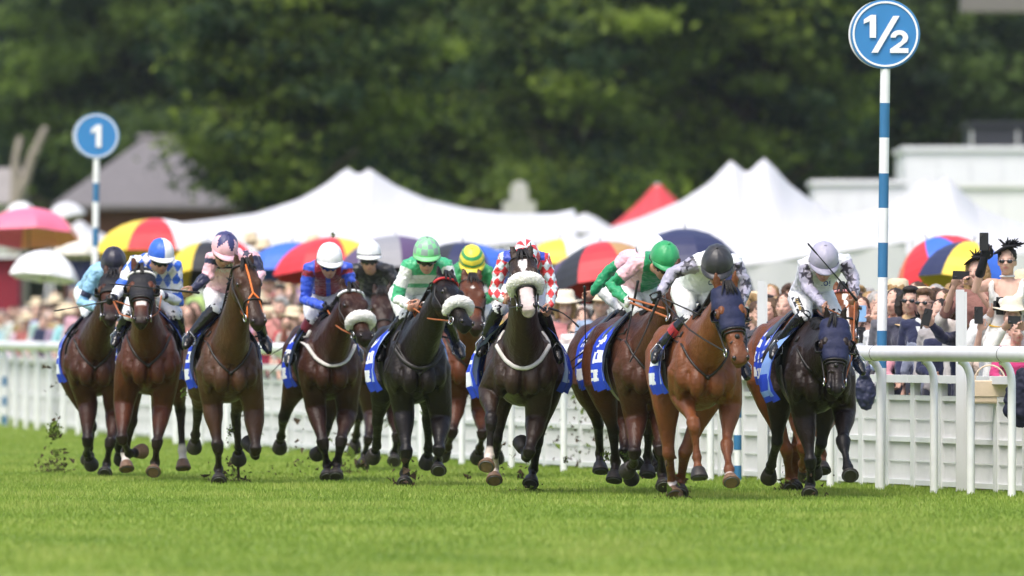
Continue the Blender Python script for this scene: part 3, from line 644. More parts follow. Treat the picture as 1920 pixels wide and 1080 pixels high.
    for i in range(9):
        f = i/8; c = e0*(1 - f)**2 + e1*(2*f*(1 - f)) + e2*f*f; tn = ((e1 - e0)*(1 - f) + (e2 - e1)*f).normalized()
        lat = (rt*(1 - f) + S*f).normalized(); lat = (lat - tn*lat.dot(tn)).normalized(); dv = lat.cross(tn).normalized()
        if dv.z < 0: dv = -dv
        w = float(np.interp(f, [0, .35, .7, 1], [.215, .175, .122, .090]))*sz; hh = float(np.interp(f, [0, .3, .7, 1], [.36, .30, .205, .14]))*sz; NK.append((c, lat, dv, w, hh))
    H['NK'] = NK
    def neck_ring(i, off=0.0, n=18):
        i0 = min(int(i), 7); f = i - i0; c, l, v, w, h_ = [NK[i0][k]*(1 - f) + NK[i0+1][k]*f for k in range(5)]
        return [c + l*((w + off)*math.cos(2*math.pi*j/n)*(1 - .35*max(0, math.sin(2*math.pi*j/n)))) + v*((h_ + off)*math.sin(2*math.pi*j/n)) for j in range(n)]
    H['neck_ring'] = neck_ring
    mb.loft([neck_ring(i) for i in range(9)])
    # legs
    bones = []; HO = []
    for key in ('FR', 'FL', 'HR', 'HL'):
        s = 1 if key[1] == 'R' else -1; J = legs[key]
        if key[0] == 'F':
            sh = Lp(s*.165, .22, 1.12); 
            if isinstance(J[0], tuple): el = P(J[0][0], J[0][1], (Lp(s*.15, .10, .9)).y)
            k1 = lift(el, J[1][:2], .41*sz, J[1][2]); f1 = lift(k1, J[2][:2], .275*sz, J[2][2]); h1 = lift(f1, J[3][:2], .20*sz, J[3][2])
            mb.tube([sh, sh.lerp(el, .6), el, el.lerp(k1, .28), el.lerp(k1, .6), el.lerp(k1, .85)], [.14, .118, .100, .086, .057, .044], 14)
            kd = (k1 - el).normalized()
            mb.tube([el.lerp(k1, .84), k1 - kd*.035, k1 + (f1 - k1).normalized()*.04, k1.lerp(f1, .38), k1.lerp(f1, .7), f1 - (f1 - k1).normalized()*.03], [.046, .062, .052, .034, .032, .041], 14)
            top = el; bn = [(el, k1), (k1, f1), (f1, h1)]
        else:
            hip = Lp(s*.145, -1.12, 1.26); st = Lp(s*.195, -.88 if len(J) < 5 else J[4], .98)
            hk = lift(st, J[1][:2], .44*sz, J[1][2]); f1 = lift(hk, J[2][:2], .36*sz, J[2][2]); h1 = lift(f1, J[3][:2], .20*sz, J[3][2]); k1 = hk
            mb.tube([hip, hip.lerp(st, .55), st, st.lerp(hk, .3), st.lerp(hk, .62), st.lerp(hk, .88), hk], [.185, .178, .145, .112, .072, .052, .056], 14)
            bk = (-fw - UP*.1 + (hk - st).normalized()*-.3).normalized(); mb.ell(hk + bk*.025, rt*.036, bk*.05, UP*.055)
            mb.tube([hk, hk.lerp(f1, .2), hk.lerp(f1, .5), hk.lerp(f1, .75), f1 - (f1 - hk).normalized()*.03], [.056, .046, .037, .036, .041], 14)
            bn = [(st, hk), (hk, f1), (f1, h1)]
        hd = (h1 - f1).normalized(); cor = f1 + hd*.105*sz
        mb.tube([f1 - hd*.03, f1, f1 + hd*.05, cor, cor + hd*.02], [.040, .050, .036, .047, .043], 14)
        bones.append((key, bn)); HO.append((key, cor, hd, f1))
    if True:
        me = remesh(mb, .0125, 5, .5); co = co_of(me)
        nr = np.empty(len(co)*3); me.vertices.foreach_get('normal', nr); nr = nr.reshape(-1, 3)
        # muscle and tendon relief
        rel = vnoise(co*np.array([1, 1, .55]), 6.5, seed) * .009 + vnoise(co*np.array([1.3, 1, .5]), 17, seed + 3) * .0034
        q = (co - np.array(Lp(0, 0, 0))); yl = q @ np.array(fw); xl = q @ np.array(rt); zl = q[:, 2]
        groove = np.exp(-(xl/.018)**2)*sstep(.25, .40, yl)*(zl < 1.15)*(zl > .86); rel = rel - groove*.022 - .010*np.exp(-((np.abs(xl) - .155)/.016)**2)*sstep(.22, .34, yl)*(zl < 1.12)*(zl > .92)
        rib = np.sin(yl*42)*.0022*sstep(-.25, -.35, yl)*(yl > -.85)*sstep(.95, 1.05, zl)*(zl < 1.4); rel = rel + rib
        co = co + nr*rel[:, None]; set_co(me, co)
        # colour: coat, dark points, socks, face marks
        base = np.array(coat)*np.array([.66, .56, .50]); v1 = vnoise(co, 2.2, seed + 9); c = base*(1 + .28*v1)[:, None]
        c = mixc(c, np.array(point)*1.0, .25*sstep(.1, .6, vnoise(co, 3.1, seed + 5)))
        lu = np.full(len(co), -1.0); ld = np.full(len(co), 9.0); lk = np.zeros(len(co), int)
        for bi, (key, bn) in enumerate(bones):
            for si, (pa, pb) in enumerate(bn):
                tt, dd = seg(co, pa, pb); m = dd < ld; ld[m] = dd[m]; lu[m] = (si + tt)[m]; lk[m] = bi
        leg = (ld < .13) & (lu > .1)
        f = np.where(leg, sstep(.45, 1.0, lu + .12*v1), 0)*pts; c = mixc(c, point, f)
        for (key, u0, wc) in white:
            bi = [k for k, _ in bones].index(key); m = (lk == bi) & (ld < .1); c = mixc(c, wc, np.where(m, sstep(u0 - .05, u0 + .05, lu + .08*v1), 0))
        hq = co - np.array(poll_w); hu = hq @ np.array(S)/sz; ht = hq @ np.array(A)/Lh; hw = hq @ np.array(N)/sz
        ish = (np.abs(hu) < .16) & (ht > -.25) & (ht < 1.1) & (hw > -.24) & (hw < .2)
        c = mixc(c, point, np.where(ish, sstep(.70, .95, ht + .05*v1), 0)*.85)
        if marks is not None: c = marks(c, hu, ht, hw, ish, v1)
        ear = ish & (ht < -.02) & (hw > .06); c = mixc(c, np.array(coat)*.5, ear*.6)
        set_col(me, c); H['bvh'] = BVHTree.FromPolygons([Vector(p) for p in co], [tuple(p.vertices) for p in me.polygons]); link('body', me, M_coat, t)
    # hooves
    for key, cor, hd, f1 in HO:
        s = 1 if key[1] == 'R' else -1; fr = perp(hd, fw + UP*.2); lat = hd.cross(fr); b = MB(); rr = []
        for q, w, off in ((-.012, .046, 0), (.0, .054, .004), (.035, .063, .012), (.075, .073, .022), (.088, .073, .024), (.0885, .056, .022)):
            c_ = cor + hd*q; rr.append([c_ + lat*(w*math.cos(2*math.pi*j/14)) + fr*(off + w*1.02*math.sin(2*math.pi*j/14)*(1 if math.sin(2*math.pi*j/14) > 0 else .85)) for j in range(14)])
        hc = (.028, .023, .020) if not any(k == key and wc[0] > .2 for k, _, wc in white) else (.17, .10, .06)
        b.loft(rr, col=hc); ho = link('hoof', b, M_hoof, t)
        b = MB(); cc = cor + hd*.0915 + fr*.022; arc = [cc + lat*(.056*math.sin(a_)) + fr*(.057*math.cos(a_)) for a_ in np.linspace(-2.3, 2.3, 15)]; b.tube(arc, .006, 6); link('horseshoe', b, M_shoe, ho)
    # eyes and nostrils
    for s in (1, -1):
        b = MB(); b.ell(hp(s*.108, .315, .030), S*.017, A*.025, N*.020); link('eye', b, M_eye, t)
        b = MB(); b.ell(hp(s*.056, .945, .026), S*.019, A*.024, N*.022); link('nostril', b, M_eye, t)
    # mane, forelock, tail
    rng = random.Random(seed); b = MB()
    for i in range(46):
        f = .8 + 7*i/45; i0 = min(int(f), 7); u = f - i0; c, l, v, w, h_ = [NK[i0][k]*(1 - u) + NK[i0+1][k]*u for k in range(5)]
        tp = c + v*(h_*.95); sd = rng.choice((1, 1, -1)); b.tube([tp - v*.03, tp + v*.035 + l*sd*.012, tp + v*.02 + l*sd*.05 - fw*.05, tp - v*.03 + l*sd*.075 - fw*.09], [.016, .013, .009, .003], 5)
    link('mane', b, M_mane, t); b = MB()
    for i in range(9):
        q = rng.uniform(-.035, .035); b.tube([hp(q*.4, -.05, .05), hp(q, -.06, .10), hp(q*1.7, .04, .10), hp(q*2.2, .12, .085)], [.013, .012, .008, .002], 5)
    link('forelock', b, M_mane, t)
    b = MB(); rt0 = Lp(0, -1.42, 1.38)
    for i in range(46):
        q = V(rng.gauss(0, 1), rng.gauss(0, 1), rng.gauss(0, 1)); b.tube([rt0, rt0 - fw*.14 + UP*.03 + q*.012, rt0 - fw*.42 - UP*.05 + q*.05, rt0 - fw*.72 - UP*.22 + q*.10 + rt*rng.uniform(-.1, .1)], [.022, .018, .010, .002], 5)
    link('tail', b, M_mane, t)
    return H

# ---------------------------------------------------------------- tack, worn by the horse
M_shoe = material('worn_shoe', (.10, .10, .10), .5, .4, .2, metal=.6)
M_strap = material('strap_leather', (.015, .013, .012), .45, .4, .15, 30)
M_net = material('hood_mesh', (.020, .024, .062), .6, .2, .2, 20, .8, 11); M_netk = material('black_hood', (.012, .012, .015), .6, .25, .15, 30, .4, 14)
M_clothb = material('saddle_cloth', None, .5, .35, .05, 14, .35, 9); M_rub = material('white_girth', (.55, .53, .50), .6, .3, .1); M_girth = material('grey_girth', (.26, .24, .20), .7, .3, .2, 8)
def bridle(H, nose=True, brow=None, mat=M_strap, bit=True, rope=None):
    t = H['root']; hp = H['hp']; hs = H['hsec']; b = MB()
    b.tube(hs(.02, .006, 24) + [hs(.02, .006, 24)[0]], .008, 6); 
    if nose: b.tube(hs(.60, .006, 24) + [hs(.60, .006, 24)[0]], .009, 6)
    for s in (1, -1): b.tube([hp(s*.095, .03, -.0), hp(s*.128, .25, -.06), hp(s*.102, .5, -.07), hp(s*.084, .80, -.055)], .008, 6)
    for s in (1, -1): b.tube([hp(s*.08, .02, -.04), hp(s*.095, .25, -.15), hp(s*.03, .36, -.195), hp(0, .37, -.20)], .007, 6)
    br = link('bridle', b, mat, t)
    if brow:
        b = MB(); b.tube(hs(.07, .010, 13, .05, math.pi - .05), .013, 8); link('browband', b, brow, br)
    if bit:
        for s in (1, -1):
            b = MB(); c = hp(s*.090, .80, -.055); b.tube([c + H['A']*(.034*math.cos(q)) + H['N']*(.034*math.sin(q)) for q in np.linspace(0, 2*math.pi, 15)], .0055, 6, caps=False); link('bit_ring', b, M_metal, br)
    return br
def noseband(H, tt=.62, r=.048):
    r = max(r, .058); hs = H['hsec']; ring = hs(tt, r*.50, 15, -.28, math.pi + .28); b = MB(); rad = [r*(.70 + .30*math.sin(math.pi*i/14)**.5) for i in range(15)]
    b.tube(ring, rad, 14); me = remesh(b, .008, 2); wrinkle(me, .006, 55, 2); link('sheepskin_noseband', me, M_fleece, H['root'])
def hood(H, mat, t1=.62, cups=True, cupmat=None, white_brow=False):
    hs = H['hsec']; hp = H['hp']; S, A, N = H['S'], H['A'], H['N']; b = MB()
    rows = []
    for tt in np.linspace(-.03, t1, 16): rows.append(hs(float(tt), .009 + .004*math.sin(tt*40), 24))
    b.loft(rows, cap=False); me = b.mesh('hood'); o = link('hood', me, mat, H['root']); md = o.modifiers.new('thickness', 'SOLIDIFY'); md.thickness = .004
    b = MB(); e = hs(t1, .012, 24); b.tube(e + [e[0]], .009, 6); link('hem', b, M_strap, o)
    if cups:
        for s in (1, -1):
            b = MB(); c = hp(s*.108, .335, .012); rings = []; od = (S*s*.92 + A*.25 + N*.12).normalized()
            for r_, h_ in ((.056, -.006), (.060, .012), (.058, .034), (.050, .052), (.040, .062)):     # rim round the back of the eye, open to the front
                rings.append([c + od*h_*(1 if abs(q) < 2.2 else .75) + (N*math.cos(q + math.pi) + A*math.sin(q)*1.1).normalized()*r_ - N*.004 for q in np.linspace(-1.75, 1.75, 15)])
            b.loft(rings, closed=False); cu = link('eye_cup', b, cupmat or M_black, o); md = cu.modifiers.new('thickness', 'SOLIDIFY'); md.thickness = .005
            b = MB(); b.ell(hp(s*.114, .330, .020), S*.022, A*.050, N*.040, col=tuple(x*.8 for x in H.get('coat', (.1, .04, .02)))); link('eye_opening', b, M_coat, o)
            b = MB(); b.ell(hp(s*.130, .325, .030), S*.014, A*.022, N*.018); link('eye', b, M_eye, o)
def on_body(H, x, z, off=.012):
    o = H['L'](x, 3.0, z); h = H['bvh'].ray_cast(o, -H['fw'], 3.6)
    for _ in range(4):                             # pass through the head when it is in the way
        if h[0] is not None and (h[0] - H['O']).dot(H['fw']) > .52: h = H['bvh'].ray_cast(h[0] - H['fw']*.02, -H['fw'], 3.6)
    if h[0] is None or (h[0] - H['O']).dot(H['fw']) > .52: h = H['bvh'].find_nearest(H['L'](x, .1, z))
    return h[0] + h[1]*off
def collar(H, col_mat, i0=2.0, dz=-.02):
    # breast girth: a strap round the base of the neck
    L = H['L']; b = MB(); pts = []
    for q in np.linspace(-1, 1, 21):
        x = .255*math.sin(q*1.45); z = 1.13 + .36*abs(q)**2.0; pts.append(on_body(H, x, z))
    b.tube(pts, .019, 8, flat=.55); link('breast_girth', b, col_mat, H['root'])
def breastplate(H, mat=M_strap):
    L = H['L']; b = MB(); pts = []
    for q in np.linspace(-1, 1, 21): pts.append(on_body(H, .235*math.sin(q*1.4), 1.07 + .42*abs(q)**1.3, .006))
    b.tube(pts, .011, 6); b.ball(on_body(H, 0, 1.07), .02); link('breastplate', b, mat, H['root'])
QW = (.72, .74, .80); QB = (.018, .055, .50)
def saddlery(H, style=0, light=False, seed=0, flare=(.05, .03)):
    """saddle cloth over the back with blue and white lettering-like pattern, girth and light race saddle"""
    L = H['L']; t = H['root']; b = MB(); rng = random.Random(seed + 5); ny, nt_ = 26, 22; grid = []
    for i in range(ny + 1):
        y = -.06 - .62*i/ny; row = []
        for j in range(nt_ + 1):
            th = R(-30 + 240*j/nt_); fl = (flare[0] if math.cos(th) > 0 else flare[1])*min(1, max(0, .75 - math.sin(th)))*abs(math.cos(th))*(.45 + .55*math.sin(math.pi*min(1, .25 + i/ny)))*(1 + .25*math.sin(i*.9 + j*.5)); x, z = body_pt(y, th, .016 + fl + .006*math.sin(i*.9 + j*.35) + .030*max(0, abs(math.cos(th)) - .6)*(1 + math.sin(i*.7 + seed)) + .07*max(0, -math.sin(th))*(i/ny)); row.append(L(x, y, z))
        grid.append(row)
    def cloth_col(fy, fs):                             # fy 0 front..1 back, fs 0 bottom edge of a side..1 spine
        if fs < .05 or fy < .03 or fy > .97: return QB
        if light: return (.20, .34, .72) if not (.10 < fs < .2 and .2 < fy < .6) else QB
        if fy < .13: return (.34, .44, .74) if fs > .08 else QB
        u, v = (fy - .17)/.78, (fs - .06)/.55
        if 0 < u < 1 and 0 < v < 1:                    # big white letter strokes, cropped by the rider's leg
            k = int(v*4); w = v*4 - k
            if .16 < w < .86:
                for (c0, kind) in ((.02, k % 3), (.36, (k + 1 + style) % 3), (.70, (k + 2) % 3)):
                    q = (u - c0)/.27
                    if 0 < q < 1:
                        if kind == 0 and (abs(q - .5 + (w - .5)*.45) < .16 or abs(q - .5 - (w - .5)*.45) < .16): return QW
                        if kind == 1 and (q < .26 or w > .72 or (w < .34 and q < .8)): return QW
                        if kind == 2 and (.28 > abs(math.hypot(q - .5, (w - .52)*.8) - .30) > .0 and math.hypot(q - .5, (w - .52)) < .42): return QW
        return QB
    sub = 4                                             # finer faces so the print has clean edges
    for i in range(ny):
        for j in range(nt_):
            p00, p01, p10, p11 = grid[i][j], grid[i][j+1], grid[i+1][j], grid[i+1][j+1]
            for a_ in range(sub):
                for c_ in range(sub):
                    def bl(u, v): return p00*((1-u)*(1-v)) + p10*(u*(1-v)) + p01*((1-u)*v) + p11*(u*v)
                    u0, u1, v0, v1 = a_/sub, (a_+1)/sub, c_/sub, (c_+1)/sub
                    fj = (j + (v0 + v1)/2)/nt_; fs = 1 - abs(fj - .5)*2
                    b.add([bl(u0, v0), bl(u1, v0), bl(u1, v1), bl(u0, v1)], [(0, 1, 2, 3)], cloth_col((i + (u0 + u1)/2)/ny, fs))
    me = b.mesh('saddle_cloth')
    import bmesh
    bm = bmesh.new(); bm.from_mesh(me); bmesh.ops.remove_doubles(bm, verts=bm.verts, dist=1e-5); bm.to_mesh(me); bm.free()
    link('saddle_cloth', me, M_clothb, t)
    b = MB(); rows = []
    for i in range(9):
        y = -.10 - .44*i/8; rows.append([L(*(lambda xz: (xz[0], y, xz[1] + (.045*(abs(i - 4)/4)**2 if 80 < 8 + 164*j/14 < 100 else 0)))(body_pt(y, R(22 + 136*j/14), .034 + .012*math.sin(math.pi*i/8)))) for j in range(15)])
    b.loft(rows, closed=False); s = link('saddle', b, M_black, t); md = s.modifiers.new('thickness', 'SOLIDIFY'); md.thickness = .014
    b = MB(); 
    for y in (-.30, -.35): b.tube([L(body_pt(y, R(q), .004)[0], y, body_pt(y, R(q), .004)[1]) for q in range(0, -181, -12)], .022, 6, flat=.4, ref=H['fw'])
    link('girth', b, M_girth, t)
# ---------------------------------------------------------------- people
from mathutils.bvhtree import BVHTree
SKIN = (.50, .27, .19)
def hand(mb, w, d, g, curl=1.0, r=.0088, k=1.0):
    """palm, four bent fingers of unequal length and a thumb; d = along the forearm, g = across the knuckles (towards the thumb)"""
    d = d.normalized(); g = perp(d, g); n = d.cross(g)
    mb.ell(w + d*.045*k, d*.052*k, g*.042*k, n*.019*k, 12, 7)
    for i, (o, ln) in enumerate(((.030, .92), (.010, 1.0), (-.010, .95), (-.029, .78))):
        b = w + d*.082*k + g*o*k; a1 = .55*curl; a2 = 1.5*curl; a3 = 2.5*curl; p = [w + d*.055*k + g*o*.9*k, b]
        for a, l in ((a1, .036), (a2, .026), (a3, .022)): p.append(p[-1] + (d*math.cos(a) + n*math.sin(a))*(l*ln*k))
        mb.tube(p, [r*k, r*1.05*k, r*.98*k, r*.9*k, r*.8*k], 7)
    b = w + d*.028*k + g*.034*k; mb.tube([b, b + (d*.6 + g*.55 + n*.3)*.036*k, b + (d*.85 + g*.3 + n*.75)*.058*k, b + (d*1.0 + n*1.15 - g*.1)*.062*k], [r*1.35*k, r*1.25*k, r*1.1*k, r*.9*k], 7)
    return n
def head_shape(mb, c, Fv, Uv, Rx, k=1.0, jaw=1.0):
    """c: middle of the skull. Returns the eye, mouth and nose places"""
    mb.ell(c + Uv*.02*k - Fv*.012*k, Rx*.076*k, Fv*.096*k, Uv*.098*k, 16, 10)
    mb.ell(c - Uv*.035*k + Fv*.022*k, Rx*.066*k, Fv*.076*k, Uv*.092*k, 16, 10)
    mb.ell(c - Uv*.092*k + Fv*.052*k, Rx*.040*k*jaw, Fv*.036*k, Uv*.030*k, 12, 7)
    mb.ell(c + Uv*.010*k + Fv*.078*k, Rx*.055*k, Fv*.018*k, Uv*.014*k, 12, 7)
    mb.tube([c + Uv*.004*k + Fv*.088*k, c - Uv*.020*k + Fv*.106*k, c - Uv*.036*k + Fv*.112*k], [.009*k, .011*k, .014*k], 8)
    for s in (1, -1):
        mb.ell(c - Uv*.036*k + Fv*.100*k + Rx*s*.012*k, Rx*.009*k, Fv*.011*k, Uv*.008*k, 8, 6)
        mb.ell(c - Uv*.026*k + Fv*.070*k + Rx*s*.040*k, Rx*.022*k, Fv*.020*k, Uv*.018*k, 10, 6)
        mb.ell(c - Uv*.022*k - Fv*.012*k + Rx*s*.076*k, Rx*.010*k, Fv*.020*k, Uv*.032*k, 10, 6)
    mb.ell(c - Uv*.060*k + Fv*.093*k, Rx*.026*k, Fv*.012*k, Uv*.007*k, 10, 6); mb.ell(c - Uv*.072*k + Fv*.092*k, Rx*.021*k, Fv*.012*k, Uv*.008*k, 10, 6)
    return dict(eye=[c - Uv*.008*k + Fv*.080*k + Rx*s*.031*k for s in (1, -1)], mouth=c - Uv*.066*k + Fv*.103*k)
def frame(yaw, pitch, roll=0.0):                     # looks towards the camera; yaw + = photo right; pitch + = down
    y, p = R(yaw), R(pitch); Fh = V(math.sin(y), -math.cos(y), 0); Fv = Fh*math.cos(p) - UP*math.sin(p); Uv = Fh*math.sin(p) + UP*math.cos(p)
    if roll: Uv = Matrix.Rotation(R(roll), 3, Fv) @ Uv
    return Fv, Uv, Uv.cross(Fv)
def face_colour(co, col, c, Fv, Uv, Rx, k=1.0, lips=(.42, .13, .12), brow=(.06, .035, .025), stub=0.0, skin=SKIN):
    q = (co - np.array(c))/k; f, u, x = q @ np.array(Fv), q @ np.array(Uv), q @ np.array(Rx)
    near = (np.abs(x) < .1) & (np.abs(u) < .16) & (f > .02)
    col = mixc(col, lips, np.where(near, np.exp(-((u + .066)/.010)**2 - (x/.024)**4)*(f > .07), 0)*.8)
    col = mixc(col, brow, np.where(near, np.exp(-((u - .014 - .002)/.006)**2 - ((np.abs(x) - .034)/.022)**4)*(f > .05), 0)*.75)
    col = mixc(col, (.62, .26, .20), np.where(near, np.exp(-((u + .03)/.022)**2 - ((np.abs(x) - .042)/.02)**2), 0)*.35)
    if stub: col = mixc(col, (.16, .10, .08), np.where(near | ((np.abs(x) < .09) & (f > -.02)), sstep(-.045, -.075, u)*stub, 0))
    return col
def star(u, v, cu, cv, r, rot=0.0):
    a = np.arctan2(u - cu, v - cv) + rot; d = np.hypot(u - cu, v - cv); m = np.mod(a, 2*math.pi/5) - math.pi/5; 
    # edge of a five pointed star: straight line from tip (r) to notch (.42 r)
    q = np.abs(m); rn = .40*r; A = math.pi/5; x1, y1 = r*math.cos(A), r*math.sin(A); 
    e = (rn*r*math.sin(A))/(rn*np.sin(q*0 + 0) + 1e-9 + rn*np.sin(q) *0 + r*np.sin(A - q)*0 + (r*np.sin(A - (A - q)) + rn*np.sin(A - q)))
    return d < e
def text_on(name, body, size, mat, surf_me, org, ax, ay, nd, parent, bold=.012):
    """lettering laid on a curved surface: each vertex is dropped along -nd on to the mesh"""
    cu = bpy.data.curves.new('t', 'FONT'); cu.body = body; cu.size = size; cu.align_x = 'CENTER'; cu.align_y = 'CENTER'; cu.offset = bold*size; cu.resolution_u = 3
    ob = bpy.data.objects.new('t', cu); COL.objects.link(ob); me = bpy.data.meshes.new_from_object(ob.evaluated_get(bpy.context.evaluated_depsgraph_get())); bpy.data.objects.remove(ob)
    bv = BVHTree.FromPolygons([v.co for v in surf_me.vertices], [p.vertices for p in surf_me.polygons]); ok = 0
    for v in me.vertices:
        p = org + ax*v.co.x + ay*v.co.y; h = bv.ray_cast(p + nd*.6, -nd, 1.2)
        if h[0] is not None: v.co = h[0] + nd*.004; ok += 1
        else: v.co = p
    me.update(); return link(name, me, mat, parent, shift=False)

def helmet(t, c, Fv, Uv, Rx, colf, k=1.0, ry=1.0, peak=None, peak_len=.052):
    b = MB(); n, m = 48, 20; el0 = R(-11)
    def pt(az, el, o=0.0):
        fr = math.cos(az); return c + Rx*((.119 + o)*k*math.cos(el)*math.sin(az)) + Fv*((.146 + o)*k*math.cos(el)*fr + .004) + Uv*((.128 + o)*k*ry*math.sin(el) - (.020*k*(1 - fr) if el < 0 else .020*k*(1 - fr)*(1 - math.sin(el))**2))
    for i in range(m):
        for j in range(n):
            a0, a1 = 2*math.pi*j/n, 2*math.pi*(j + 1)/n; e0, e1 = el0 + (math.pi/2 - el0)*i/m, el0 + (math.pi/2 - el0)*(i + 1)/m
            pu = lambda a, e: pt(a, e, .0022*math.sin(a*8 + 1.3)*math.cos(e) + .0012*math.sin(a*23))
            am = (a0 + a1)/2; am = am - 2*math.pi if am > math.pi else am
            b.add([pu(a0, e0), pu(a1, e0), pu(a1, e1), pu(a0, e1)], [(0, 1, 2, 3)], colf(am, (e0 + e1)/2))
    me = b.mesh('helmet'); import bmesh; bm = bmesh.new(); bm.from_mesh(me); bmesh.ops.remove_doubles(bm, verts=bm.verts, dist=2e-4); bm.to_mesh(me); bm.free()
    h = link('helmet', me, M_silk, t)
    b = MB(); rows = []
    for q in range(5):
        f = q/4; rows.append([pt(a, R(-3) - .08*f, .003) + Fv*(peak_len*k*f*max(0, math.cos(a*1.05))**.8) - Uv*(.012*k*f*f) for a in np.linspace(-1.35, 1.35, 21)])
    b.loft(rows, closed=False); pc = peak or colf(0, R(-8)); b.c = [pc]*len(b.f); p = link('peak', b, M_silk, h); md = p.modifiers.new('thickness', 'SOLIDIFY'); md.thickness = .006
    b = MB(); b.ell(pt(0, R(90), .004), Rx*.011, Fv*.011, Uv*.007, col=colf(.4, R(80))); link('button', b, M_silk, h)
    b = MB(); b.tube([pt(a, R(-10.5), .003) for a in np.linspace(0, 2*math.pi, 33)], .005, 6, caps=False); link('rim', b, M_strap, h); return h
def goggles(t, hc, Fv, Uv, Rx, k=1.0, lens=None, name='goggles', w=.060, hgt=.027):
    b = MB(); rows = []
    for s in (-1, -.5, 0, .5, 1): rows.append([hc + Rx*(.075*k*math.sin(a)) + Fv*((.106 - .010*s*s)*k*math.cos(a)) - Uv*(.006*k - s*hgt*k + (.010*k*max(0, .35 - abs(a)) if s < 0 else 0)*(-3*s if s < 0 else 1)*-1) for a in np.linspace(-1.15, 1.15, 17)])
    b.loft(rows, closed=False); g = link(name, b, lens or M_glass, t); md = g.modifiers.new('thickness', 'SOLIDIFY'); md.thickness = .008
    b = MB(); b.tube([hc + Rx*(.082*k*math.sin(a)) + Fv*(.100*k*math.cos(a)) - Uv*.006*k for a in np.linspace(1.0, 2*math.pi - 1.0, 17)], .008, 6, flat=1.6); link('strap', b, M_strap, g); return g

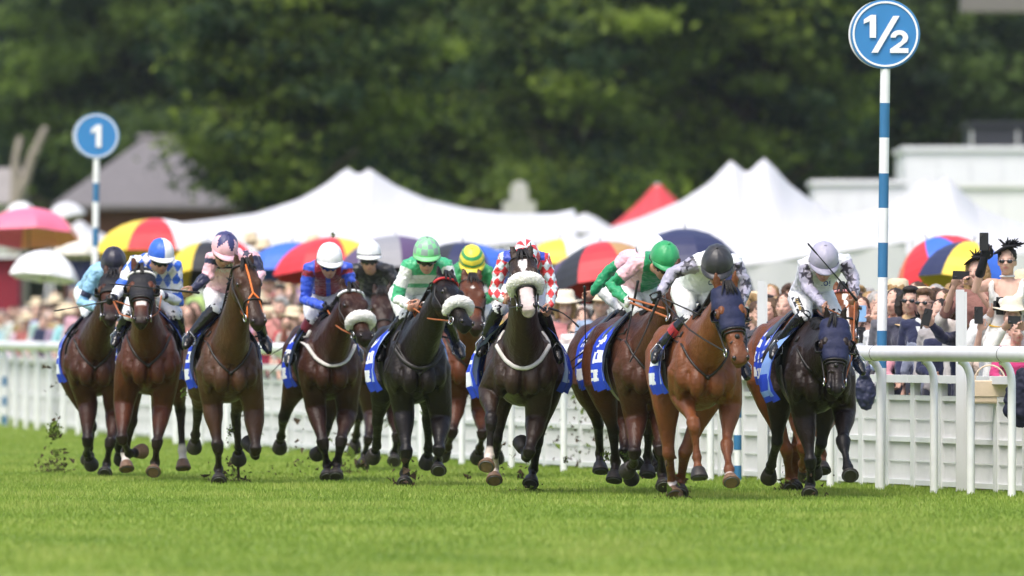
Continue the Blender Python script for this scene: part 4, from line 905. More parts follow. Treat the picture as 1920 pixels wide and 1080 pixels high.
def jockey(H, label, hc, look, shR, shL, elR, elL, haR, haL, knR, knL, ftR, ftL, silk, cap, breech=(.78, .78, .79), glove=(SKIN, SKIN), boot_top=None, lens=None, hip=(0, -.46, 1.80), vest=None, fists=True, kh=1.0, peak=None):
    O, fw, rt = H['O'], H['fw'], H['rt']; D = lambda q, f=0: P(q[0], q[1], O.y + fw.y*((q[2] if len(q) > 2 else f)))
    Fv, Uv, Rx = frame(*look); c = D(hc, .30); kc = kh; hcen = c - Uv*.078*kc + Fv*.012                     # skull sits below the shell's middle
    t = thing('person', label, 'jockey', H['L'](0, -.35, 1.52), 'jockeys riding in the race')
    SR, SL = D(shR, .08), D(shL, .08); ER, EL_ = D(elR, .12), D(elL, .12); HR_, HL_ = D(haR, .36), D(haL, .36); KR, KL = D(knR, -.06), D(knL, -.06); FR, FL = D(ftR, -.34), D(ftL, -.34)
    hipc = H['L'](*hip); mid = (SR + SL)/2; lat = (SL - SR).normalized(); nb = mid + UP*.02
    td = (nb - hipc).normalized(); dv = lat.cross(td); dv = dv if dv.z > 0 else -dv
    def torso(mb, o):
        rr = []
        for f, w, h in ((-.16, .10, .08), (-.08, .155, .115), (0, .172, .125), (.25, .155, .118), (.5, .165, .122), (.72, .182, .124), (.88, .175, .108), (1.0, .13, .085), (1.06, .07, .06)):
            cc = hipc + (nb - hipc)*f + dv*(.035*math.sin(math.pi*max(0, f))); rr.append([cc + lat*((w + o)*math.copysign(abs(math.cos(a))**.85, math.cos(a))) + dv*((h + o)*math.sin(a)) for a in [2*math.pi*j/20 for j in range(20)]])
        mb.loft(rr)
    def arm(mb, S, E, Hd, o, end=1.0, hb=True):
        mb.tube([mid.lerp(S, .6), S, S.lerp(E, .45), E, E.lerp(Hd, .35), E.lerp(Hd, end*.82)], [.078 + o, .066 + o, .052 + o, .046 + o, .042 + o, .030 + o], 12)
    def thigh(mb, s, K, o): 
        hp_ = hipc + lat*(-s*.085) - dv*.02; mb.tube([hp_, hp_.lerp(K, .45), K.lerp(hp_, .08), K], [.105 + o, .086 + o, .064 + o, .056 + o], 12)
    def shin(mb, K, Ft, o, foot=True):
        an = K.lerp(Ft, .86); mb.tube([K, K.lerp(an, .3), K.lerp(an, .6), an], [.055 + o, .058 + o, .047 + o, .037 + o], 12)
        tdir = (fw*.80 + (Ft - K).normalized()*.5).normalized(); heel = an - tdir*.055 - UP*.03; toe = an + tdir*.155 - UP*.035
        mb.tube([heel, an + tdir*.03 - UP*.02, an.lerp(toe, .65), toe], [.034 + o, .042 + o, .042 + o, .028 + o], 12); return an, toe
    mb = MB(); torso(mb, -.008); head_shape(mb, hcen, Fv, Uv, Rx, kc); mb.tube([nb - dv*.01 - td*.03, hcen - Uv*.075 - Fv*.03], [.060, .054], 12)
    for S, E, Hd, s in ((SR, ER, HR_, 1), (SL, EL_, HL_, -1)):
        arm(mb, S, E, Hd, -.006); dd = (Hd - E).normalized(); hand(mb, Hd - dd*.06, dd, UP*.8 + lat*s*.2 + V(0, -.2, 0), 1.0)
    for s, K, Ft in ((1, KR, FR), (-1, KL, FL)): thigh(mb, s, K, -.006); shin(mb, K, Ft, -.006)
    me = remesh(mb, .0085, 2, .5); co = co_of(me); col = np.tile(np.array(SKIN), (len(co), 1))*(1 + .10*vnoise(co, 25, 3))[:, None]
    col = face_colour(co, col, hcen, Fv, Uv, Rx, kc, stub=.25)
    for Hd, E, gc in ((HR_, ER, glove[0]), (HL_, EL_, glove[1])):
        if gc is not SKIN: col = mixc(col, gc, (np.linalg.norm(co - np.array(Hd + (Hd - E).normalized()*.02), axis=1) < .125)*1.0)
    set_col(me, col); link('body', me, M_skin, t)
    # silks
    mb = MB(); torso(mb, .012)
    for S, E, Hd in ((SR, ER, HR_), (SL, EL_, HL_)): arm(mb, S, E, Hd, .010)
    mb.tube([nb - td*.05, nb + (hcen - nb).normalized()*.035 - Fv*.02], [.085, .066], 14)
    me = remesh(mb, .0085, 3, .5); wrinkle(me, .010, 9, hc[0]*.01); wrinkle(me, .004, 24, hc[1]*.01); co = co_of(me)
    q = co - np.array(mid); u = q @ np.array(lat); v = q[:, 2]; w = q @ np.array(td)
    best = np.full(len(co), 9.); at = np.full(len(co), -1.); sd = np.zeros(len(co))
    for S, E, Hd, s in ((SR, ER, HR_, -1), (SL, EL_, HL_, 1)):
        for si, (pa, pb) in enumerate(((S, E), (E, Hd))):
            tt, dd = seg(co, pa, pb); m_ = dd < best; best[m_] = dd[m_]; at[m_] = (si + tt)[m_]; sd[m_] = s
    tdst = seg(co, hipc, nb - td*.03)[1] - .155; isarm = (best - .07 < tdst) & (at > .02)
    col = silk(u, v, w, isarm, at, sd, co); set_col(me, col); sk = link('silks', me, M_silk, t)
    # breeches, boots
    mb = MB(); rr = []
    for f, w_, h in ((-.17, .10, .08), (-.08, .165, .125), (0, .184, .138), (.14, .172, .134), (.24, .150, .116)):
        cc = hipc + (nb - hipc)*f; rr.append([cc + lat*(w_*math.cos(a)) + dv*(h*math.sin(a)) for a in [2*math.pi*j/18 for j in range(18)]])
    mb.loft(rr)
    for s, K in ((1, KR), (-1, KL)): thigh(mb, s, K, .008)
    me = remesh(mb, .009, 3); wrinkle(me, .006, 11, 2); bc = np.tile(np.array(breech), (len(me.vertices), 1)); set_col(me, bc); br = link('breeches', me, M_silk, t)
    for s, K, Ft in ((1, KR, FR), (-1, KL, FL)):
        mb = MB(); an, toe = shin(mb, K, Ft, .007); me = remesh(mb, .009, 3); wrinkle(me, .003, 22, 5); bo = link('boot', me, M_boot, t)
        if boot_top:
            b = MB(); b.tube([K.lerp(an, boot_top[1]), K.lerp(an, boot_top[2])], [.069, .064], 14, caps=False, col=boot_top[0]); link('boot_band', b, M_silk, bo)
        # stirrup iron, held on the horse's saddle by its leather
        b = MB(); tp = an + (toe - an)*.45; ax1 = lat; b.tube([tp - UP*.045 - ax1*.055, tp - UP*.045 + ax1*.055, tp + UP*.02 + ax1*.055, tp + UP*.085, tp + UP*.02 - ax1*.055, tp - UP*.045 - ax1*.055], .006, 6); link('stirrup_iron', b, M_metal, H['root'])
        b = MB(); sx = H['L'](s*.27, -.24, 1.40); b.tube([tp + UP*.08, sx], .010, 5); link('stirrup_leather', b, M_strap, H['root'])
    helmet(t, c, Fv, Uv, Rx, cap, kc*1.0, peak=peak); goggles(t, hcen + Fv*.004, Fv, Uv, Rx, kc, lens)
    return dict(t=t, silks=sk, mid=mid, lat=lat, HR=HR_, HL=HL_, c=c, fr=(Fv, Uv, Rx), ER=ER, EL=EL_, KR=KR, KL=KL, hip=hipc, breeches=br, D=D)
def whip(label, a, b_, d, bend=0.0, dend=None):       # handle end a, flap end b_ (photo pixels), depth d
    p0 = P(a[0], a[1], d); p1 = P(b_[0], b_[1], dend if dend else d); t = thing('whip', label, 'whip', p0); sag = UP*-bend
    pt = lambda f: p0.lerp(p1, f) + sag*math.sin(math.pi*f)
    b = MB(); b.tube([pt(0), pt(.02), pt(.30)], [.014, .011, .0105], 8); link('grip', b, M_black, t)
    b = MB(); b.tube([pt(f) for f in (.301, .5, .7, .80)], [.0075, .006, .005, .0045], 8); link('shaft', b, M_black, t)
    b = MB(); b.tube([pt(f) for f in (.801, .9, 1.0)], [.008, .014, .013], 8, flat=.5); link('flap', b, M_strap, t); return t
def reins(H, J, mat, hands='RL'):
    J = dict(J)
    if hands == 'L': J['HR'] = J['HL'] + H['rt']*.06
    if hands == 'R': J['HL'] = J['HR'] - H['rt']*.06
    b = MB(); 
    for s, k in ((1, 'HR'), (-1, 'HL')):
        bit = H['hp'](s*.078, .80, -.055); hd = J[k]; m = bit.lerp(hd, .5) - UP*.04; n1 = H['L'](s*.16, .45, 1.42)
        b.tube([bit, bit.lerp(hd, .3) - UP*.025 + H['rt']*(s*.03), m + H['rt']*(s*.03), hd], .009, 6, flat=.7)
    b.tube([J['HR'], (J['HR'] + J['HL'])/2 - UP*.10, J['HL']], .009, 6, flat=.7); link('reins', b, mat, H['root'])
# ---------------------------------------------------------------- the thirteen runners
def C(*a): return np.array(a, float)
def stripe(cond, a, b, n): return np.where(cond[:, None], np.array(a)[None], np.array(b)[None])
def const(c): return lambda u, v, w, arm, t, s, co: np.tile(C(*c), (len(u), 1))
W_ = (.80, .80, .81); LB = (.27, .50, .72); BL = (.03, .13, .62); NV = (.016, .018, .055); PK = (.82, .47, .54); GR = (.03, .40, .15); RD = (.62, .03, .035); LIL = (.36, .345, .44); MRN = (.14, .012, .025); GRN2 = (.02, .24, .09); BK = (.014, .014, .017); ICE = (.62, .72, .74)
def capc(c): return lambda a, e: c

# 1 light blue, navy armbands and cap
def s1(u, v, w, arm, t, s, co): c = np.tile(C(*LB), (len(u), 1)); return mixc(c, NV, (arm & (t > .62) & (t < .80))*1.0)
h = horse('racehorse', 'dark bay horse in black blinkers at the far left of the field', 178, 896, 3, (.075, .028, .014), (212, 524), (206, 592),
   dict(FR=[(164, 757), (164, 828, 1), (163, 850, -1), (170, 870, -1)], FL=[(216, 775), (207, 830, 1), (200, 870, -1), (196, 893, 1)], HR=[0, (172, 800, -1), (168, 840, -1), (165, 860, -1)], HL=[0, (222, 800, -1), (224, 840, -1), (226, 860, -1)]), zoff=-.03, seed=1)
bridle(h); hood(h, M_netk, .42); breastplate(h); saddlery(h, 0, seed=0, flare=(0.07, 0.03))
j = jockey(h, 'jockey in pale blue silks with navy armbands and navy cap', (213, 487), (4, 30), (180, 512), (238, 512), (154, 568, .05), (246, 560, .1), (196, 580, .38), (226, 580, .38), (170, 597), (238, 600), (141, 655, -.25), (262, 640), s1, capc((.012, .011, .028)))
reins(h, j, M_strap); whip('whip hanging beside the boot of the pale blue jockey', (184, 592), (126, 677), h['O'].y + .1)
# 2 blue and white diamonds
def s2(u, v, w, arm, t, s, co):
    a = np.floor((u + v*.62)/.085); b = np.floor((u - v*.62)/.085); chk = np.mod(a + b, 2) < 1; c = stripe(chk, BL, W_, len(u)); up = arm & (t > .45); c = np.where(up[:, None], C(*W_)[None], c)
    c = mixc(c, BL, (arm & (t > .72) & (t < 1.12))*1.0); return mixc(c, NV, (arm & (t > 1.80))*1.0)
def c2(a, e):
    if e < R(-4): return BL if e < R(-10) else W_
    return BL if a < 0 else (.82, .82, .82)
W2 = [('HR', 2.05, (.55, .50, .46)), ('HL', 1.85, (.55, .50, .46)), ('FL', 2.45, (.55, .5, .46)), ('FR', 2.5, (.5, .42, .36))]
def m2(c, u, t, w, ish, v1): return mixc(c, (.62, .56, .52), np.where(ish & (np.abs(u) < .046) & (w > .02), sstep(.61, .64, t)*sstep(.71, .68, t), 0))
h = horse('racehorse', 'bright bay horse in black blinkers with white lower hind legs', 278, 903, 0, (.125, .042, .018), (266, 514), (264, 598),
   dict(FR=[(232, 757), (229, 825, 1), (243, 850, -1), (264, 848, -1)], FL=[(304, 765), (294, 832, 1), (291, 868, -1), (287, 890, 1)], HR=[0, (247, 790, -1), (235, 850, -1), (238, 884, 1)], HL=[0, (338, 768, -1), (342, 845, -1), (344, 882, 1), -.95]), zoff=.0, white=W2, marks=m2, seed=2, ears=((-.06, -1.0), (.06, 1.15)))
bridle(h, brow=M_fleece); hood(h, M_netk, .55); breastplate(h); saddlery(h, 1, seed=1, flare=(0.03, 0.06))
j = jockey(h, 'jockey in blue and white diamond silks with a quartered blue and white cap', (302, 472), (16, 24), (252, 492), (330, 502), (226, 540, .15), (334, 566, .05), (212, 563, .42), (303, 553, .40), (240, 592), (330, 590), (221, 628, -.2), (342, 632), s2, c2, glove=(BK, W_), boot_top=None)
reins(h, j, M_tan); whip('thin whip pointing left from the black glove of the diamond silks jockey', (214, 563), (103, 583), h['O'].y - .45, .0)
# 3 pink, navy stars
def s3(u, v, w, arm, t, s, co):
    c = np.tile(C(*PK), (len(u), 1)); m = np.zeros(len(u), bool)
    for (a, b, r, q) in ((.05, -.05, .065, 0), (.125, .055, .055, .3), (-.02, -.20, .06, .2), (.10, -.18, .05, .1), (-.13, .02, .05, .4)): m |= star(u, v, a, b, r, q) & ~arm
    m |= arm & (s > 0) & (t < .95); m |= arm & (s < 0) & ((t > 1.15) | (t < .35)); m |= (~arm) & (u < -.0) & (u > -.19) & (v < -.03) & (v > -.085); return mixc(c, NV, m*1.0)
def c3(a, e):
    e_ = math.degrees(e); 
    if e_ < 12: return PK
    k = (math.degrees(a) + 20) % 72 - 36; tip = 62 - abs(k)*.0; return (.035, .035, .13) if e_ > 14 + abs(abs(k) - 0)*1.35 else PK
h = horse('racehorse', 'brown horse in an orange bridle galloping under the pink and navy jockey', 432, 910, 5, (.095, .048, .024), (456, 503), (486, 602),
   dict(FR=[(398, 757), (408, 838, 1), (410, 880, -1), (410, 908, 1)], FL=[(476, 770), (480, 846, 1), (478, 852, -1), (466, 832, -1)], HR=[0, (371, 767, -1), (367, 815, -1), (364, 838, -1)], HL=[0, (442, 778, -1), (447, 838, -1), (447, 860, -1)]), zoff=-.06, seed=3, hyaw=16, point=(.012, .009, .008))
bridle(h, mat=M_strap); breastplate(h); saddlery(h, 2, seed=2, flare=(0.07, 0.05))
om = material('orange_bridle', (.72, .17, .03), .5, .35, .08); hp = h['hp']
b = MB(); b.tube([hp(0, .02, .07), hp(0, .2, .075), hp(0, .42, .066), hp(0, .50, .064)], .010, 6); 
for s in (1, -1): b.tube([hp(0, .50, .064), hp(s*.045, .58, .05), hp(s*.066, .70, .0), hp(s*.072, .80, -.04)], .010, 6)
link('cheeker', b, om, h['root'])
j = jockey(h, 'jockey in pink silks with navy stars and a pink and navy star cap', (422, 460), (14, 38, -6), (397, 486), (476, 486), (390, 516, .10), (488, 515, .15), (356, 548, .25), (466, 545, .40), (402, 580), (478, 585), (352, 636, -.1), (497, 640), s3, c3, peak=PK)
text_on('lettering', 'khlani\nProperties', .052, M_white, j['silks'].data, j['mid'] + V(-.045, 0, -.075) - ORG[j['t'].name], V(1, 0, 0), UP, V(0, -1, 0), j['t'])
reins(h, j, M_tan, 'L'); whip('long dark whip held out level by the pink and navy jockey', (372, 549), (208, 532), h['O'].y - .25, 0, h['O'].y - .5)
# 4 blue and maroon
def s4(u, v, w, arm, t, s, co):
    c = np.tile(C(.035, .09, .58), (len(u), 1)); m = (~arm & (np.abs(u) < .125) & ~((np.abs(u) < .022) & (v < -.05))) | (arm & (t < .22)); return mixc(c, (.26, .016, .03), m*1.0)
def c4(a, e): return (.25, .27, .36) if R(-5) < e < R(-1) else (.85, .85, .86)
h = horse('racehorse', 'dark bay horse with sheepskin noseband behind white browband left of the black horse', 622, 903, 6, (.062, .026, .015), (655, 550), (688, 630),
   dict(FR=[(592, 765), (606, 832, 1), (613, 872, -1), (613, 900, 1)], FL=[(650, 775), (640, 828, 1), (632, 868, -1), (629, 898, 1)], HR=[0, (532, 782, -1), (527, 818, -1), (524, 838, -1), -1.0], HL=[0, (612, 800, -1), (606, 836, -1), (596, 850, -1)]), zoff=-.05, seed=4, hyaw=18)
bridle(h, brow=M_white); noseband(h, .62); collar(h, M_rub); saddlery(h, 0, seed=3, flare=(0.1, 0.05))
j = jockey(h, 'jockey in royal blue and maroon silks with a plain white cap', (618, 480), (10, 26), (580, 505), (650, 505), (572, 562, .05), (660, 545, .1), (612, 578, .40), (634, 575, .42), (584, 602), (650, 600), (542, 668, -.25), (668, 660), s4, c4, breech=(.72, .72, .74), boot_top=((.15, .012, .03), .0, .28), glove=(BK, BK), lens=material('blue_lens', (.01, .03, .22), .1, .8, .1))
reins(h, j, M_tan)
# 5 black, white cap with black band (behind)
def c5(a, e): return (.03, .03, .06) if R(-6) < e < R(3) else (.85, .85, .86)
def s5(u, v, w, arm, t, s, co): c = np.tile(C(*BK), (len(u), 1)); return mixc(c, W_, (arm & (t > 1.35))*1.0)
h = horse('racehorse', 'dark brown horse mostly hidden between two horses with sheepskin nosebands', 716, 884, 6, (.045, .02, .012), (716, 556), (722, 632),
   dict(FR=[(700, 775), (690, 826, 1), (684, 852, -1), (678, 878, 1)], FL=[(742, 775), (744, 820, 1), (740, 850, -1), (738, 870, 1)], HR=[0, (672, 782, -1), (668, 815, -1), (664, 840, -1)], HL=[0, (740, 790, -1), (744, 820, -1), (748, 846, -1)]), zoff=-.05, seed=5)
bridle(h); breastplate(h); saddlery(h, 1, seed=4, flare=(0.04, 0.04))
j = jockey(h, 'jockey in black silks wearing a white cap with a dark band', (692, 473), (4, 14), (662, 508), (730, 508), (656, 545, .12), (742, 540, .12), (680, 560, .40), (712, 560, .40), (668, 590), (732, 590), (650, 640), (744, 640), s5, c5, glove=(W_, W_), breech=(.45, .45, .48))
reins(h, j, M_strap)
# 6 green and white hoops, checked cap
def s6(u, v, w, arm, t, s, co):
    c = np.tile(C(.05, .42, .19), (len(u), 1)); m = (~arm & (v < -.075) & (v > -.15)) | (~arm & (v < -.185) & (v > -.26)) | (arm & (t < .62)) | (arm & (t > 1.12)); return mixc(c, (.78, .79, .79), m*1.0)
def c6(a, e):
    if e < R(6): return (.20, .62, .24)
    k = int(math.floor((math.degrees(a) + 360)/30)) + int(math.floor((math.degrees(e) - 6)/21)); return (.27, .36, .33) if k % 2 else (.22, .62, .28)
h = horse('racehorse', 'black horse with white sheepskin noseband and red browband, head turned right', 786, 914, 6, (.016, .012, .011), (832, 530), (876, 604),
   dict(FR=[(757, 772), (762, 850, 1), (759, 888, -1), (758, 912, 1)], FL=[(826, 785), (823, 846, 1), (821, 862, -1), (822, 888, 1)], HR=[0, (708, 790, -1), (706, 836, -1), (699, 856, -1)], HL=[0, (802, 785, -1), (804, 842, -1), (799, 868, -1)]), zoff=-.06, seed=6, hyaw=34, point=(.008, .007, .007))
bridle(h, brow=material('red_browband', (.45, .03, .03), .5, .4, .1)); noseband(h, .60, .044); breastplate(h); collar(h, M_strap); saddlery(h, 2, seed=5, flare=(0.12, 0.04))
j = jockey(h, 'jockey in emerald and white hooped silks with a green checked cap', (800, 470), (4, 22), (764, 500), (838, 500), (744, 560, .05), (848, 540, .10), (772, 576, .40), (784, 573, .42), (758, 596), (836, 596), (713, 658, -.25), (858, 650), s6, c6)
reins(h, j, M_tan); whip('black whip hanging from the hand of the green and white jockey', (766, 582), (722, 698), h['O'].y - .42)
# 7 green, yellow hooped cap (behind)
def c7(a, e): k = math.degrees(e); return (.80, .68, .05) if (k < 4 or 16 < k < 33 or k > 52) and k > -14 else (.03, .30, .08)
def m7(c, u, t, w, ish, v1): return mixc(c, (.72, .66, .6), np.where(ish & ((np.abs(u)/.020 + np.abs(t - .20)/.036) < 1) & (w > .02), 1., 0))
h = horse('racehorse', 'bay horse with a small white star, behind the black horse', 878, 897, 6, (.15, .052, .020), (884, 532), (892, 610),
   dict(FR=[(856, 752), (848, 812, 1), (840, 838, -1), (832, 852, -1)], FL=[(903, 772), (905, 815, 1), (900, 840, -1), (895, 856, -1)], HR=[0, (840, 780, -1), (836, 820, -1), (832, 845, -1)], HL=[0, (930, 800, -1), (932, 836, -1), (931, 858, -1)]), zoff=-.02, marks=m7, seed=7)
bridle(h); breastplate(h); saddlery(h, 0, seed=6, flare=(0.04, 0.04))
j = jockey(h, 'jockey in green silks with a yellow and green hooped cap', (885, 484), (0, 42), (862, 510), (916, 512), (852, 550, .12), (930, 550, .12), (874, 568, .40), (898, 568, .40), (852, 596), (922, 596), (838, 648), (930, 650), const((.03, .27, .09)), c7)
reins(h, j, M_strap)
# 8 red and white check with blue
def s8(u, v, w, arm, t, s, co):
    k = np.where(arm, np.mod(np.floor((u*.8 + v*.55)/.052) + np.floor((u*.8 - v*.55)/.052), 2), np.mod(np.floor(u/.052) + np.floor((v + w)/.062), 2)); c = stripe(k < 1, RD, ICE, len(u)); return mixc(c, (.025, .06, .42), (~arm & (np.abs(u) > .105) & (np.abs(u) < .175) & (v > -.2))*1.0)
def c8(a, e):
    k = int(math.floor((math.degrees(a) + 360)/30)) + (1 if math.degrees(e) < 36 else 0); return RD if k % 2 else ICE
def m8(c, u, t, w, ish, v1):
    bl = (np.abs(u - .004) < (.036 - .02*sstep(.20, .32, t) + .006*v1)) & (t > .08) & (t < .46) & (w > .02); sn = (t > .60 + .03*v1) & (np.abs(u) < .055) & (w > -.06)
    c = mixc(c, (.74, .68, .66), np.where(ish & bl, 1., 0)); return mixc(c, (.56, .46, .44), np.where(ish & sn, .9, 0))
W8 = [('FR', 1.75, (.60, .52, .46)), ('HR', 1.6, (.60, .52, .46))]
h = horse('racehorse', 'dark brown horse with a white blaze and pink muzzle over a sheepskin noseband', 980, 928, -1, (.052, .034, .024), (980, 490), (991, 574),
   dict(FR=[(916, 735), (921, 787, 1), (917, 855, -1), (911, 880, 1)], FL=[(1006, 785), (992, 850, 1), (986, 856, -1), (977, 832, -1)], HR=[0, (930, 822, 1), (927, 876, -1), (927, 906, 1)], HL=[0, (1008, 830, -1), (1000, 880, -1), (994, 912, 1)]), zoff=-.05, white=W8, marks=m8, seed=8, hl=.60, ears=((-.062, 1.1), (.062, 1.1)))
bridle(h); noseband(h, .50, .046); collar(h, M_rub); saddlery(h, 1, seed=7, flare=(0.19, 0.12))
j = jockey(h, 'jockey in red and white checked silks with blue braces, face hidden behind horse ears', (986, 478, .25), (0, 58), (945, 488), (1020, 488), (926, 550, .08), (1035, 540, .10), (952, 562, .32), (1030, 580, .25), (934, 582), (1014, 580), (905, 645, -.25), (1046, 660, -.2), s8, c8)
reins(h, j, M_strap); whip('curved black whip trailing right from the hand of the red checked jockey', (1030, 578), (1084, 612), h['O'].y - .3, -.03)
# 9 pink and green, white cap (rear of the pair)
def s9(u, v, w, arm, t, s, co): c = np.tile(C(*PK), (len(u), 1)); return mixc(c, GR if False else (.015, .28, .11), ((arm & (t > .55)) | (~arm & (np.abs(u) < .06) & (w > -.12)))*1.0)
h = horse('racehorse', 'bay horse half hidden at the back of the pair ridden by pink and green jockeys', 1190, 925, 9, (.085, .034, .018), (1232, 535), (1250, 612),
   dict(FR=[(1170, 788), (1172, 850, 1), (1178, 878, -1), (1180, 895, -1)], FL=[(1226, 788), (1236, 850, 1), (1240, 878, -1), (1226, 874, -1)], HR=[0, (1122, 796, -1), (1125, 850, -1), (1125, 888, 1), -1.0], HL=[0, (1190, 810, -1), (1192, 850, -1), (1192, 876, 1)]), zoff=-.04, seed=9)
bridle(h); breastplate(h); saddlery(h, 2, seed=8, flare=(0.08, 0.03))
j = jockey(h, 'jockey in pink and green silks with a white cap, arm stretched back with a whip', (1221, 464), (22, 30), (1180, 484), (1232, 496), (1142, 508, .0), (1238, 540, .15), (1106, 556, -.02), (1226, 572, .4), (1174, 580), (1240, 590), (1116, 642, -.3), (1244, 640), s9, capc((.84, .84, .85)))
reins(h, j, M_strap, 'L'); whip('short black whip held upright by the outstretched bare hand at left of the pink jockeys', (1096, 538), (1098, 652), j['HR'].y - .03)
# 10 pink and green, green cap
def s10(u, v, w, arm, t, s, co): c = np.tile(C(*PK), (len(u), 1)); return mixc(c, (.015, .28, .11), ((arm & (t > .62)) | (~arm & (u > -.09) & (u < .16)) | (arm & (s > 0)))*1.0)
h = horse('racehorse', 'bay horse under the green capped jockey, head turned right behind the grey sleeve', 1222, 932, 9, (.105, .042, .021), (1278, 520), (1276, 604),
   dict(FR=[(1192, 785), (1190, 852, 1), (1188, 868, -1), (1178, 880, -1)], FL=[(1240, 785), (1238, 845, 1), (1242, 888, -1), (1244, 918, 1)], HR=[0, (1150, 806, -1), (1154, 866, -1), (1150, 905, 1), -1.0], HL=[0, (1216, 804, -1), (1215, 856, -1), (1213, 895, 1)]), zoff=-.04, seed=10, hyaw=20)
bridle(h); breastplate(h); saddlery(h, 0, seed=9, flare=(0.08, 0.03))
j = jockey(h, 'jockey in pink and green silks with a plain green cap', (1247, 480), (24, 36), (1196, 492), (1258, 500), (1145, 536, .05), (1262, 540, .15), (1178, 566, .30), (1250, 575, .42), (1194, 586), (1256, 590), (1150, 652, -.3), (1262, 660), s10, capc((.022, .30, .10)), glove=(W_, BK))
b = MB(); b.tube([j['HR'], h['hp'](.08, .80, -.055)], .010, 6); b.tube([j['HR'] + UP*.03, h['hp'](-.02, .62, -.05)], .010, 6); link('reins', b, M_tan, h['root'])
whip('black whip held upright in the white glove of the green capped jockey', (1196, 528), (1164, 690), j['HR'].y - .02)
# 11 grey and white with dark stars, black cap (chestnut, nearest)
def stars(u, v, w, arm, t, s, pts, base, dk):
    m = np.zeros(len(u), bool)
    for (a, b, r, q) in pts: m |= star(u, v, a, b, r, q)
    return mixc(base, dk, (m & arm)*1.0)
def s11(u, v, w, arm, t, s, co):
    c = np.where(arm[:, None], C(*LIL)[None], C(.78, .80, .83)[None]); return stars(u, v, w, arm, t, s, [(-.24, -.01, .06, 0), (-.30, -.10, .055, .4), (-.37, -.19, .06, .2), (-.19, .045, .05, .5), (.19, -.04, .065, .3), (.25, -.16, .06, .1), (.20, -.26, .06, .4), (.28, -.28, .05, .7)], c, (.03, .028, .045))
def m11(c, u, t, w, ish, v1): return c
h = horse('racehorse', 'chestnut horse in a navy mesh hood leading, nearest to the camera', 1326, 940, 6, (.235, .088, .032), (1359, 546), (1389, 672),
   dict(FR=[(1278, 742), (1301, 794, 1), (1307, 857, -1), (1311, 900, 1)], FL=[(1369, 758), (1362, 838, 1), (1367, 880, 1), (1371, 910, 1)], HR=[0, (1253, 852, 1), (1260, 903, -1), (1265, 934, 1), -.80], HL=[0, (1284, 848, 1), (1277, 900, -1), (1274, 930, 1), -.80]), zoff=-.06, seed=11, point=(.10, .04, .018), pts=.25, white=[('HR', 2.05, (.62, .54, .50)), ('FL', 2.35, (.62, .54, .50))], marks=m11, hl=.62, hyaw=10, ears=((-.065, 1.15), (.065, 1.15)))
h['coat'] = (.165, .062, .026)
bridle(h, nose=True); hood(h, M_net, .56); breastplate(h); saddlery(h, 1, seed=10, flare=(0.08, 0.04)); hp = h['hp']
b = MB(); b.tube([hp(.06, .60, .035), hp(-.06, .74, .03)], .007, 6); b.tube([hp(-.06, .60, .035), hp(.06, .74, .03)], .007, 6); b.ball(hp(0, .67, .05), .022); link('cross_noseband', b, M_strap, h['root'])
j = jockey(h, 'jockey in white silks with grey starred sleeves and a black cap', (1345, 489), (-2, 40), (1306, 494), (1380, 494), (1258, 514, .10), (1398, 540, .10), (1236, 556, .18), (1386, 578, .30), (1288, 600), (1372, 602), (1230, 660, -.2), (1394, 690), s11, capc((.022, .022, .026)), glove=(BK, BK), boot_top=((.40, .02, .03), .30, .52), kh=1.08)
text_on('lettering', 'olol', .085, material('navy_print', (.02, .04, .16), .6), j['silks'].data, j['mid'] + V(.0, 0, -.15) - ORG[j['t'].name], V(1, 0, 0), UP, V(0, -1, 0), j['t'])
reins(h, j, M_strap); whip('black whip pointing down from the black glove of the black capped jockey', (1234, 562), (1182, 677), j['HR'].y - .03, .03)
# 12 grey with dark stars, grey cap (black horse)
def s12(u, v, w, arm, t, s, co):
    c = np.where(arm[:, None], C(*LIL)[None], C(.66, .67, .72)[None]); return stars(u, v, w, arm, t, s, [(-.13, -.02, .06, .2), (-.12, -.13, .06, .5), (-.05, -.23, .055, .1), (-.18, -.08, .05, .6), (.17, -.03, .06, .3), (.20, -.12, .055, .1), (.22, -.21, .05, .5), (.14, .03, .04, 0)], c, (.035, .032, .05))
h = horse('racehorse', 'black horse in a navy mesh hood with its head low at the right', 1542, 934, 5, (.026, .017, .014), (1565, 606), (1567, 728),
   dict(FR=[(1508, 780), (1520, 868, 1), (1519, 908, -1), (1517, 932, 1)], FL=[(1583, 772), (1581, 830, 1), (1590, 878, 1), (1594, 898, 1)], HR=[0, (1457, 827, -1), (1446, 872, -1), (1441, 893, -1), -1.0], HL=[0, (1540, 832, -1), (1530, 862, -1), (1526, 884, -1)]), zoff=-.10, seed=12, point=(.010, .009, .009), hl=.60, neck_lift=-.06)
h['coat'] = (.03, .017, .012)
bridle(h); hood(h, M_net, .56); breastplate(h); saddlery(h, 2, light=True, seed=11, flare=(0.15, 0.04)); hp = h['hp']
b = MB(); b.ball(hp(0, .64, .05), .022); b.tube([hp(.06, .58, .04), hp(-.06, .72, .03)], .007, 6); b.tube([hp(-.06, .58, .04), hp(.06, .72, .03)], .007, 6); link('cross_noseband', b, M_strap, h['root'])
j = jockey(h, 'jockey in pale grey silks with dark stars and a lilac grey cap, whip raised', (1545, 482), (6, 40), (1508, 500), (1584, 492), (1514, 540, .14), (1600, 520, .10), (1549, 578, .40), (1603, 558, .28), (1508, 592), (1566, 590), (1452, 652, -.25), (1610, 684), s12, capc(LIL), kh=1.02, lens=None)
text_on('lettering', 'lol', .085, material('blue_print', (.02, .07, .36), .6), j['silks'].data, j['mid'] + V(.015, 0, -.15) - ORG[j['t'].name], V(1, 0, 0), UP, V(0, -1, 0), j['t'])
